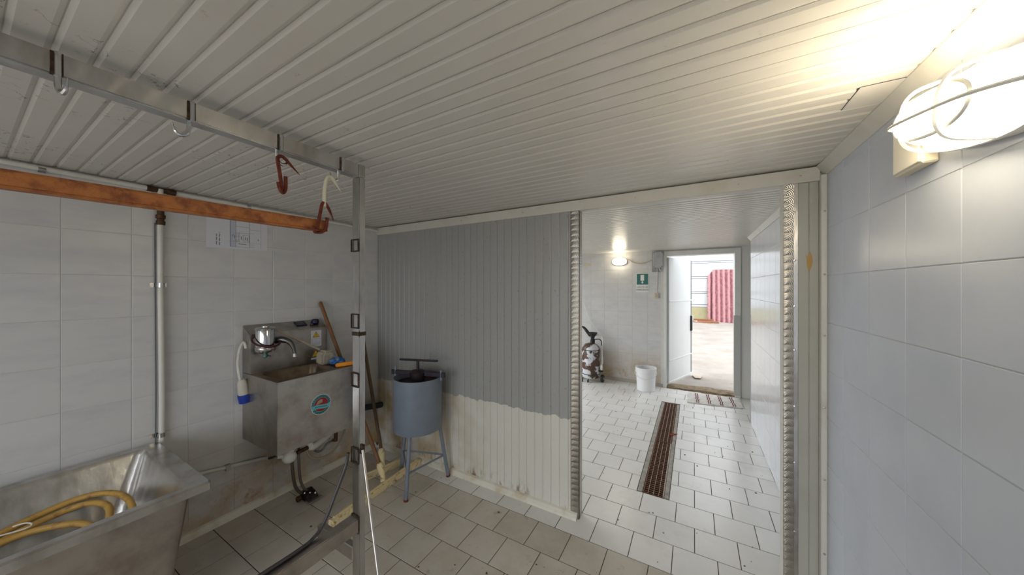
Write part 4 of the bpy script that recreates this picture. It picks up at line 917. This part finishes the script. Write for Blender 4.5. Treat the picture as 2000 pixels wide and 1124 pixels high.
# notice with a floor plan
nt_ = thing('paper_notice', 'white paper notice with a floor plan drawing on the left wall', 'notice', (XL, .93, 1.75))
m = MB(); m.add([(XL + .001, .77, 1.750), (XL + .001, 1.096, 1.758), (XL + .001, 1.096, 1.985), (XL + .001, .77, 1.977), (XL + .0018, .77, 1.750), (XL + .0018, 1.096, 1.758), (XL + .0018, 1.096, 1.985), (XL + .0018, .77, 1.977)], [(0, 1, 2, 3), (7, 6, 5, 4), (0, 4, 5, 1), (1, 5, 6, 2), (2, 6, 7, 3), (3, 7, 4, 0)]); m.build('sheet', PAPER, nt_)
def plan(rects_, mat, name):
    q = MB()
    for (y0, y1, z0, z1) in rects_:
        o0 = (y0 - .77) * .0245; q.box(XL + .0018, XL + .0022, y0, y1, z0 + o0, z1 + o0)
    o = q.build(name, mat, nt_)
    if name != 'plan_tint': o['kind'] = 'stuff'
L_ = []
def hl(y0, y1, z, t=.0012): L_.append((y0, y1, z - t / 2, z + t / 2))
def vl(y, z0, z1, t=.0014): L_.append((y - t / 2, y + t / 2, z0, z1))
vl(.888, 1.765, 1.97, .002); vl(.918, 1.765, 1.97); vl(.935, 1.795, 1.86); vl(.993, 1.765, 1.97); vl(1.058, 1.76, 1.96, .0008); vl(.958, 1.805, 1.845); vl(.99, 1.80, 1.845)
hl(.888, .993, 1.765); hl(.888, .93, 1.80); hl(.92, 1.058, 1.798, .0008); hl(.92, .993, 1.858); hl(.958, .99, 1.805); hl(.958, .99, 1.845); hl(.993, 1.058, 1.885); hl(.993, 1.02, 1.86); hl(.993, 1.02, 1.785); hl(.993, 1.02, 1.768); hl(.918, .993, 1.90); hl(.93, .975, 1.785, .003)
for k in range(6): hl(.92, .935, 1.805 + .009 * k)
plan(L_, INK, 'plan_lines')
plan([(.889, .917, 1.766, 1.969)], M('plan_tint', rgb(188, 192, 206), .6), 'plan_tint')
T_ = []
for col, (ya, z0, n_) in enumerate(((.818, 1.772, 13), (.833, 1.768, 16), (.90, 1.83, 3), (.909, 1.82, 5), (.945, 1.815, 4), (.968, 1.812, 4), (.978, 1.81, 5), (1.04, 1.815, 2))):
    for k in range(n_):
        if k % 5 != 4: T_.append((ya, ya + .0042, z0 + k * .0052, z0 + k * .0052 + .004))
plan(T_, INK, 'plan_writing')

# ------------------------------------------------------------------ squeegee brooms
def squeegee(a, b_, sock, top, wood, label):
    t = thing('floor_squeegee', label, 'squeegee', tuple(sock), 'floor squeegees in the corner')
    a, b_ = Vector(a), Vector(b_); d = (b_ - a).normalized(); s = Vector((-d.y, d.x, 0))
    m = MB()
    def sec(p, hh): return [tuple(p + s * x + Vector((0, 0, z))) for x, z in ((-.022, .001), (.022, .001), (.022, hh), (.012, hh + .006), (-.012, hh + .006), (-.022, hh))]
    K = 14; m.loft([sec(a + (b_ - a) * k / K + Vector((0, 0, 0)), .034 + random.uniform(-.002, .002)) for k in range(K + 1)]); hd = m.build('squeegee_head', FOAM, t, bevel=.002)
    m = MB(); m.loft([[tuple(p + s * x + Vector((0, 0, z))) for x, z in ((-.007, .038), (.007, .038), (.007, .052), (-.007, .052))] for p in (a + d * .02, b_ - d * .02)]); m.build('head_rib', FOAM, hd, bevel=.001)
    S = Vector(sock); T = Vector(top); dr_ = (T - S).normalized()
    m = MB(); m.tube([S - Vector((0, 0, .055)), S - Vector((0, 0, .02)), S + dr_ * .03, S + dr_ * .06, S + dr_ * .085], [.020, .018, .026, .027, .018], 12); m.build('socket', FOAM, t)
    m = MB(); m.tube([S + dr_ * .03, S + dr_ * .4, T - dr_ * .01, T], [.0135, .0135, .0135, .010], 12); m.build('handle', wood, t)
squeegee((-1.975, 1.170, 0), (-2.035, 1.965, 0), (-2.03, 1.60, .098), (-2.597, 1.452, 1.385), WOOD, 'floor squeegee with orange brown handle leaning beside the sink')
squeegee((-2.235, 1.52, 0), (-2.155, 1.88, 0), (-2.205, 1.735, .098), (-2.597, 1.80, 1.225), WOODD, 'floor squeegee with dark weathered handle leaning nearest the partition corner')

# ------------------------------------------------------------------ blue-grey press on three legs
ps = thing('barrel_press', 'blue-grey steel barrel press on three tube legs by the partition', 'press', (-1.85, 1.775, 0))
PC = (-1.85, 1.775); PR = .182; PZ0, PZ1 = .425, .815
m = MB(); m.lathe([(PR - .002, PZ0), (PR, PZ0 + .004), (PR, PZ1), (PR - .004, PZ1 + .002), (PR - .008, PZ1), (PR - .008, PZ0 + .02), (.002, PZ0 + .02)], (PC[0], PC[1], 0), 40, cap=False); m.add([(PC[0] + (PR - .002) * math.cos(2 * PI * k / 40), PC[1] + (PR - .002) * math.sin(2 * PI * k / 40), PZ0) for k in range(40)], [tuple(range(40))]); m.build('barrel', BLUEP, ps)
m = MB(); m.lathe([(PR - .012, PZ1 - .06), (PR - .012, PZ1 - .045), (.06, PZ1 - .04), (.002, PZ1 - .04)], (PC[0], PC[1], 0), 32); m.build('pressing_plate', M('dark_red_rust', rgb(58, 28, 22), .7, .3, noise=(20, .7, rgb(30, 18, 18), .4, .6), bump=(30, .3)), ps)
IRON = M('dark_iron', rgb(52, 50, 60), .5, .6, noise=(18, .6, rgb(84, 58, 46), .45, .65), bump=(40, .2))
dirb = Vector((.96, .28, 0)).normalized(); sb = Vector((-dirb.y, dirb.x, 0)); cc = Vector((PC[0], PC[1], 0))
def bar(cz0, cz1, half, wd, name, mat, parent, bevel=.003):
    q = MB(); q.loft([[tuple(cc + dirb * t_ + sb * x + Vector((0, 0, z))) for x, z in ((-wd, cz0), (wd, cz0), (wd, cz1), (-wd, cz1))] for t_ in (-half, half)]); return q.build(name, mat, parent, bevel=bevel)
cb = bar(PZ1 + .004, PZ1 + .040, .225, .008, 'cross_beam', IRON, ps)
m = MB(); m.lathe([(.055, PZ1 - .03), (.060, PZ1 - .005), (.062, PZ1 + .030), (.045, PZ1 + .046), (.018, PZ1 + .050)], (PC[0], PC[1], 0), 14); m.build('hub', IRON, cb)
m = MB(); m.lathe([(.011, PZ1 - .04), (.011, PZ1 + .118)], (PC[0], PC[1], 0), 12); sc = m.build('screw_spindle', IRON, ps)
m = MB(); m.tube([tuple(cc + dirb * -.155 + Vector((0, 0, PZ1 + .122))), tuple(cc + dirb * .165 + Vector((0, 0, PZ1 + .126)))], .0085, 10); m.build('t_handle', IRON, sc)
rx, ry = (cc + dirb * -(PR + .012)).x, (cc + dirb * -(PR + .012)).y
m = MB(); m.lathe([(.0085, PZ0 + .01), (.0085, PZ1 + .07)], (rx, ry, 0), 10); m.build('tie_rod', BLUEP, ps)
rx, ry = (cc + dirb * (PR + .012)).x, (cc + dirb * (PR + .012)).y
m = MB(); m.lathe([(.0085, PZ1 - .02), (.0085, PZ1 + .06)], (rx, ry, 0), 10); m.build('tie_rod', BLUEP, ps)
feet = [(-1.752, 1.571), (-1.695, 1.945), (-2.08, 1.815)]; tops = []
for (fx, fy) in feet:
    dv = Vector((fx - PC[0], fy - PC[1], 0)).normalized(); tp = (PC[0] + dv.x * .158, PC[1] + dv.y * .158, PZ0 + .03); tops.append(tp)
    m = MB(); m.tube([(fx, fy, .004), tp], .014, 12); lg = m.build('leg', BLUEP, ps)
    m = MB(); m.lathe([(.016, 0.0), (.016, .012), (.010, .016)], (fx, fy, 0), 12); m.build('foot_plate', RUST, lg)
def on(i, t_): return tuple(Vector((feet[i][0], feet[i][1], .004)).lerp(Vector(tops[i]), t_))
for (i, j) in ((1, 2), (1, 0), (0, 2)):
    m = MB(); m.tube([on(i, .38), on(j, .38)], .007, 8); m.build('stretcher', BLUEP, ps)

# ------------------------------------------------------------------ far room things
# drain grates
def grate(y0, y1, x0, x1, label, edge):
    t = thing('drain_grate', label, 'grate', ((x0 + x1) / 2, (y0 + y1) / 2, -.025), 'floor drain grates')
    z0, z1 = -.03, -.003
    q = MB(); q.box(x0, x0 + .007, y0, y1, z0, z1); q.build('side_bar', GRATE, t); q = MB(); q.box(x1 - .009, x1, y0, y1, z0, z1); q.build('side_bar', edge, t)
    for yy in (y0, y1 - .006): q = MB(); q.box(x0 + .007, x1 - .009, yy, yy + .006, z0, z1); q.build('end_bar', GRATE, t)
    for k in range(1, 4):
        xx = x0 + (x1 - x0) * k / 4; q = MB(); q.box(xx - .0016, xx + .0016, y0 + .006, y1 - .006, z0, z1); q.build('long_bar', GRATES, t)
    q = MB(); yy = y0 + .03
    while yy < y1 - .015: q.box(x0 + .007, x1 - .009, yy - .0028, yy + .0028, z0 + .002, z1 - .002); yy += .0265
    o = q.build('cross_bars', GRATE, t); o['kind'] = 'stuff'
grate(2.512, 3.42, DRX0 + .039, DRX1 - .034, 'rusty floor drain grate, the nearer of the two', GRATES)
grate(3.428, 4.592, DRX0 + .038, DRX1 - .037, 'rusty floor drain grate, the farther one toward the exit', GRATE)
m = MB(); m.add([(-.22, 3.60, -.001), (-.20, 3.63, .012), (-.165, 3.64, .010), (-.14, 3.655, .006), (-.17, 3.62, .004), (-.195, 3.595, .006)], [(0, 1, 2, 5), (2, 3, 4, 5)])
m.v += [(x, y_, z - .002) for x, y_, z in m.v[:6]]; m.f += [(6, 11, 8, 7), (8, 11, 10, 9), (0, 5, 11, 6), (5, 4, 10, 11), (4, 3, 9, 10), (3, 2, 8, 9), (2, 1, 7, 8), (1, 0, 6, 7)]; m.sm += [False] * 8
tag(m.build('dead_leaf', LEAFR), 'curled reddish dead leaf on the drain grate', 'leaf')
# bucket
bk = thing('plastic_bucket', 'white plastic bucket on the floor beside the exit door', 'bucket', (-.61, 5.03, 0))
m = MB(); m.lathe([(.118, 0), (.122, .004), (.136, .27), (.136, .272)], (-.61, 5.03, 0), 32, cap=False); m.lathe([(.13, .33), (.133, .27), (.116, .01), (.001, .01)], (-.61, 5.03, 0), 32, cap=False); m.add([(-.61 + .118 * math.cos(2 * PI * k / 32), 5.03 + .118 * math.sin(2 * PI * k / 32), 0) for k in range(32)], [tuple(range(32))]); m.build('bucket_wall', BUCKETW, bk)
m = MB(); m.lathe([(.136, .268), (.143, .272), (.143, .318), (.146, .322), (.146, .33), (.130, .331)], (-.61, 5.03, 0), 32, cap=False); m.build('bucket_rim', BUCKETW, bk)
m = MB(); pts = [(-.61 + .148 * math.cos(a), 5.03 + .148 * math.sin(a) - .004, .262 - .075 * math.sin(-a) * (1 if math.sin(a) < 0 else 0)) for a in [PI + PI * k / 12 for k in range(13)]]
m.tube(pts, .004, 6, sub=2); m.build('bucket_handle', PLASW, bk)
for sx in (-1, 1): m = MB(); m.lathe([(.012, 0), (.012, .012)], (-.61 + sx * .141 - (.006), 5.026, .262), 10, 'x'); m.build('handle_lug', BUCKETW, bk)
# mat
mt = thing('floor_mat', 'off-white cotton mat with dark red stripes in front of the exit door', 'mat', (.23, 5.0, 0))
cnr = [Vector((-.07, 5.175, 0)), Vector((-.075, 4.725, 0)), Vector((.525, 4.82, 0)), Vector((.535, 5.235, 0))]
def bil(u, v): return (cnr[0] * (1 - u) + cnr[3] * u) * (1 - v) + (cnr[1] * (1 - u) + cnr[2] * u) * v
nu, nv = 40, 20; m = MB(); vs = []
hgt = lambda u, v: .012 + .005 * math.sin(u * 17 + v * 3) * math.sin(v * 9 + u * 4)
for j in range(nv + 1):
    for i in range(nu + 1):
        p = bil(i / nu, j / nv); e = .004 * math.sin(i * 1.9 + j); vs.append((p.x + e * (j in (0, nv)), p.y + e, hgt(i / nu, j / nv)))
m.add(vs, [(j * (nu + 1) + i, j * (nu + 1) + i + 1, (j + 1) * (nu + 1) + i + 1, (j + 1) * (nu + 1) + i) for j in range(nv) for i in range(nu)], True)
rim = [j * (nu + 1) for j in range(nv + 1)] + [nv * (nu + 1) + i for i in range(1, nu + 1)] + [j * (nu + 1) + nu for j in range(nv - 1, -1, -1)] + [i for i in range(nu - 1, 0, -1)]
lo = [(vs[i][0], vs[i][1], .001) for i in rim]; up_ = [vs[i] for i in rim]; m.loft([lo, up_], cap=False); m.build('mat_cloth', MATC, mt)
for c in (.17, .39, .61, .83):
    for off in (-.018, .018):
        for (v0, v1, sh) in ((.03, .3, 0.0), (.3, .62, .012), (.62, .97, .028)):
            m = MB(); L1 = []
            for k in range(7):
                v = v0 + (v1 - v0) * k / 6; u0 = c + off + sh - .009 + .006 * math.sin(v * 30); a1 = bil(u0, v); a2 = bil(u0 + .018, v)
                L1.append((tuple(a1 + Vector((0, 0, hgt(u0, v) + .0006))), tuple(a2 + Vector((0, 0, hgt(u0 + .018, v) + .0006)))))
            vv = [p for pr_ in L1 for p in pr_]; m.add(vv + [(x, y_, z + .0012) for x, y_, z in vv], [(14 + 2 * k, 14 + 2 * k + 1, 14 + 2 * k + 3, 14 + 2 * k + 2) for k in range(6)] + [(2 * k, 2 * k + 2, 14 + 2 * k + 2, 14 + 2 * k) for k in range(6)] + [(2 * k + 1, 14 + 2 * k + 1, 14 + 2 * k + 3, 2 * k + 3) for k in range(6)])
            m.build('mat_stripe', MATR, mt)
# foam sprayer on wheels
SPX, SPY = -1.44, 5.08
sp = thing('foam_sprayer', 'rusty white pressure sprayer tank on wheels by the far wall', 'sprayer', (SPX, SPY, 0))
m = MB(); m.lathe([(.06, .045), (.12, .06), (.14, .10), (.14, .50), (.132, .545), (.10, .585), (.05, .605), (.03, .61)], (SPX, SPY, 0), 32); tk = m.build('tank', TANK, sp)
for z in (.125, .505): m = MB(); m.lathe([(.1405, z - .006), (.144, z), (.1405, z + .006)], (SPX, SPY, 0), 32, cap=False); m.build('tank_band', BLACK, tk)
m = MB(); m.lathe([(.035, .60), (.035, .66), (.028, .665), (.03, .70), (.075, .765), (.08, .775), (.07, .775), (.02, .715)], (SPX + .03, SPY, 0), 20); m.build('funnel', BLACK, sp)
m = MB(); m.tube([(SPX + .0, SPY - .02, .72), (SPX - .05, SPY - .03, .79), (SPX - .10, SPY - .03, .85), (SPX - .16, SPY - .03, .87)], [.022, .026, .02, .012], 10, sub=3); m.build('spray_gun', BLACK, sp)
m = MB(); m.tube([(SPX + .16, SPY + .03, .14), (SPX + .17, SPY + .03, .45), (SPX + .18, SPY + .03, .66), (SPX + .165, SPY + .03, .715), (SPX + .12, SPY + .03, .735), (SPX + .06, SPY + .03, .735), (SPX + .04, SPY + .10, .735)], .013, 10, sub=4); m.build('push_handle', PLASW, sp)
m = MB(); m.tube([(SPX + .05, SPY + .02, .66), (SPX + .12, SPY + .02, .675), (SPX + .165, SPY + .02, .64), (SPX + .17, SPY + .02, .52)], .008, 8, sub=4); m.build('gauge_hose', BLACK, sp)
m = MB(); m.tube([(SPX + .17, SPY, .58), (SPX + .19, SPY - .02, .44), (SPX + .2, SPY - .03, .34), (SPX + .18, SPY - .03, .24)], .0055, 8, sub=4); hz = m.build('thin_hose', PLASW, sp)
m = MB(); m.lathe([(.016, .20), (.02, .21), (.02, .26), (.012, .28)], (SPX + .18, SPY - .03, 0), 10); m.build('hose_end', PLASW, hz)
m = MB(); m.lathe([(.028, .165), (.034, .17), (.034, .19), (.03, .195)], (SPX + .165, SPY - .02, 0), 12); m.build('cup', BLACK, sp)
m = MB(); m.lathe([(.02, -.02), (.055, -.02), (.06, -.012), (.06, .012), (.055, .02), (.02, .02)], (SPX + .185, SPY + .0, .06), 24, 'x'); wl_ = m.build('wheel', BLACK, sp)
m = MB(); m.lathe([(.02, -.023), (.02, .023)], (SPX + .185, SPY, .06), 12, 'x'); m.build('wheel_hub', GREYBOX, wl_)
m = MB(); m.lathe([(.02, -.02), (.055, -.02), (.06, -.012), (.06, .012), (.055, .02), (.02, .02)], (SPX - .185, SPY + .04, .06), 24, 'x'); m.build('wheel', BLACK, sp)
m = MB(); m.tube([(SPX - .17, SPY + .04, .06), (SPX + .17, SPY, .06)], .008, 8); m.build('axle', STEELD, sp)
for dx in (-.03, -.12):
    m = MB(); m.lathe([(.006, -.008), (.02, -.008), (.02, .008), (.006, .008)], (SPX + dx + .02, SPY - .12, .0205), 14, 'x'); m.tube([(SPX + dx + .02, SPY - .12, .03), (SPX + dx + .02, SPY - .10, .07)], .008, 8); m.build('caster', BLACK, sp)
m = MB(); m.tube([(-1.62, YB - .02, 1.25), (-1.50, YB - .06, .98), (SPX + .06, SPY + .13, .82), (SPX + .16, SPY + .16, .70), (SPX + .18, SPY + .17, .60)], .005, 6, sub=4); tag(m.build('white_tube', PLASW), 'thin white tube running down the far wall to the sprayer', 'tube')
# emergency sign
sg = thing('emergency_sign', 'green and white emergency exit sign on the far back wall', 'sign', (-.69, YB, 1.43))
m = MB(); m.box(-.782, -.602, YB - .004, YB - .0006, 1.425, 1.722); m.build('sign_board', M('sign_white', rgb(226, 228, 226), .5), sg, bevel=.001)
m = MB(); m.box(-.774, -.610, YB - .0048, YB - .004, 1.545, 1.712); m.build('green_field', TEAL, sg)
SWH = M('sign_symbol', rgb(224, 226, 222), .5)
m = MB(); m.box(-.718, -.666, YB - .0056, YB - .0048, 1.605, 1.695); m.build('door_symbol', SWH, sg)
m = MB(); m.prism([(-.712, 1.582), (-.699, 1.582), (-.699, 1.600), (-.685, 1.600), (-.685, 1.582), (-.672, 1.582), (-.692, 1.560)], YB - .0056, YB - .0048, 'y'); m.build('arrow_symbol', SWH, sg)
for txt, z in (('USCITA DI', 1.506), ('EMERGENZA', 1.463)):
    text_mesh(txt, .036, M('sign_ink', rgb(52, 60, 60), .6), 'sign_lettering', sg, Matrix.Translation((-.692, YB - .0046, z)) @ Matrix.Rotation(PI / 2, 4, 'X') @ Matrix.Scale(.84 if 'E' in txt else .9, 4, (1, 0, 0)))
# junction box, cables, switch
jx = thing('junction_box', 'grey junction box with corner screws beside the exit door top', 'box', (-.47, YB, 1.8))
m = MB(); m.box(-.555, -.40, YB - .006, YB - .0006, 1.735, 2.045); m.build('back_plate', M('plate_grey', rgb(150, 150, 148), .6), jx)
m = MB(); m.box(-.535, -.40, YB - .075, YB - .006, 1.80, 2.035); bx_ = m.build('box_body', GREYBOX, jx, bevel=.005)
for (x, z) in ((-.522, 1.813), (-.413, 1.813), (-.522, 2.022), (-.413, 2.022)): m = MB(); m.lathe([(.006, 0), (.005, -.003), (.001, -.004)], (x, YB - .075, z), 8, 'y'); m.build('screw', BLACK, bx_)
m = MB(); m.tube([(-.45, YB - .03, 1.80), (-.44, YB - .03, 1.77), (-.42, YB - .02, 1.745)], .014, 8); m.build('gland', GREYBOX, jx)
m = MB(); m.tube([(-.91, YB - .02, 1.935), (-.89, YB - .02, 1.93), (-.80, YB - .015, 1.885), (-.70, YB - .015, 1.875), (-.60, YB - .02, 1.90), (-.537, YB - .03, 1.935)], .006, 8, sub=4); tag(m.build('lamp_cable', M('cable_beige', rgb(176, 166, 146), .5)), 'beige cable drooping from the far lamp to the junction box', 'cable')
m = MB(); m.tube([(-.48, YB - .012, 1.80), (-.482, YB - .010, 1.6), (-.485, YB - .010, 1.41)], .005, 8, sub=2); tag(m.build('switch_cable', PIPEW), 'thin cream cable running down from the junction box to the switch', 'cable')
sw = thing('light_switch', 'small cream light switch on the far wall left of the exit door', 'switch', (-.49, YB, 1.36))
m = MB(); m.box(-.522, -.458, YB - .03, YB - .0006, 1.335, 1.415); m.build('switch_body', M('cream_switch', rgb(206, 196, 170), .5), sw, bevel=.006)
m = MB(); m.box(-.508, -.474, YB - .034, YB - .03, 1.35, 1.40); m.build('rocker', M('rocker', rgb(178, 170, 150), .5), sw, bevel=.002)
m = MB(); m.box(-1.62, -1.50, YB - .004, YB - .0006, 1.86, 1.90); tag(m.build('wall_label', M('label_cream', rgb(210, 196, 170), .6), bevel=.001), 'small cream label on the far wall left of the far lamp', 'label')
# dirt flecks on the tiles
m = MB()
for k in range(150):
    x = random.uniform(-2.5, .5); y_ = random.uniform(1.0, 4.9)
    if y_ < YP + .07 and y_ > YP - .05: continue
    if DRX0 < x < DRX1 and y_ > DRY0: continue
    r = random.choice((.003, .004, .005, .008)); nn = 6; ph = random.random() * 6
    pts = [(x + r * random.uniform(.6, 1.3) * math.cos(ph + k2 * PI / 3), y_ + r * random.uniform(.6, 1.3) * math.sin(ph + k2 * PI / 3), .0002) for k2 in range(nn)]
    m.loft([pts, [(x + (p[0] - x) * .6, y_ + (p[1] - y_) * .6, r * .5) for p in pts]])
o = m.build('floor_dirt', DEBRIS); tag(o, 'scattered small dark dirt flecks on the floor tiles', 'dirt', None, 'stuff')
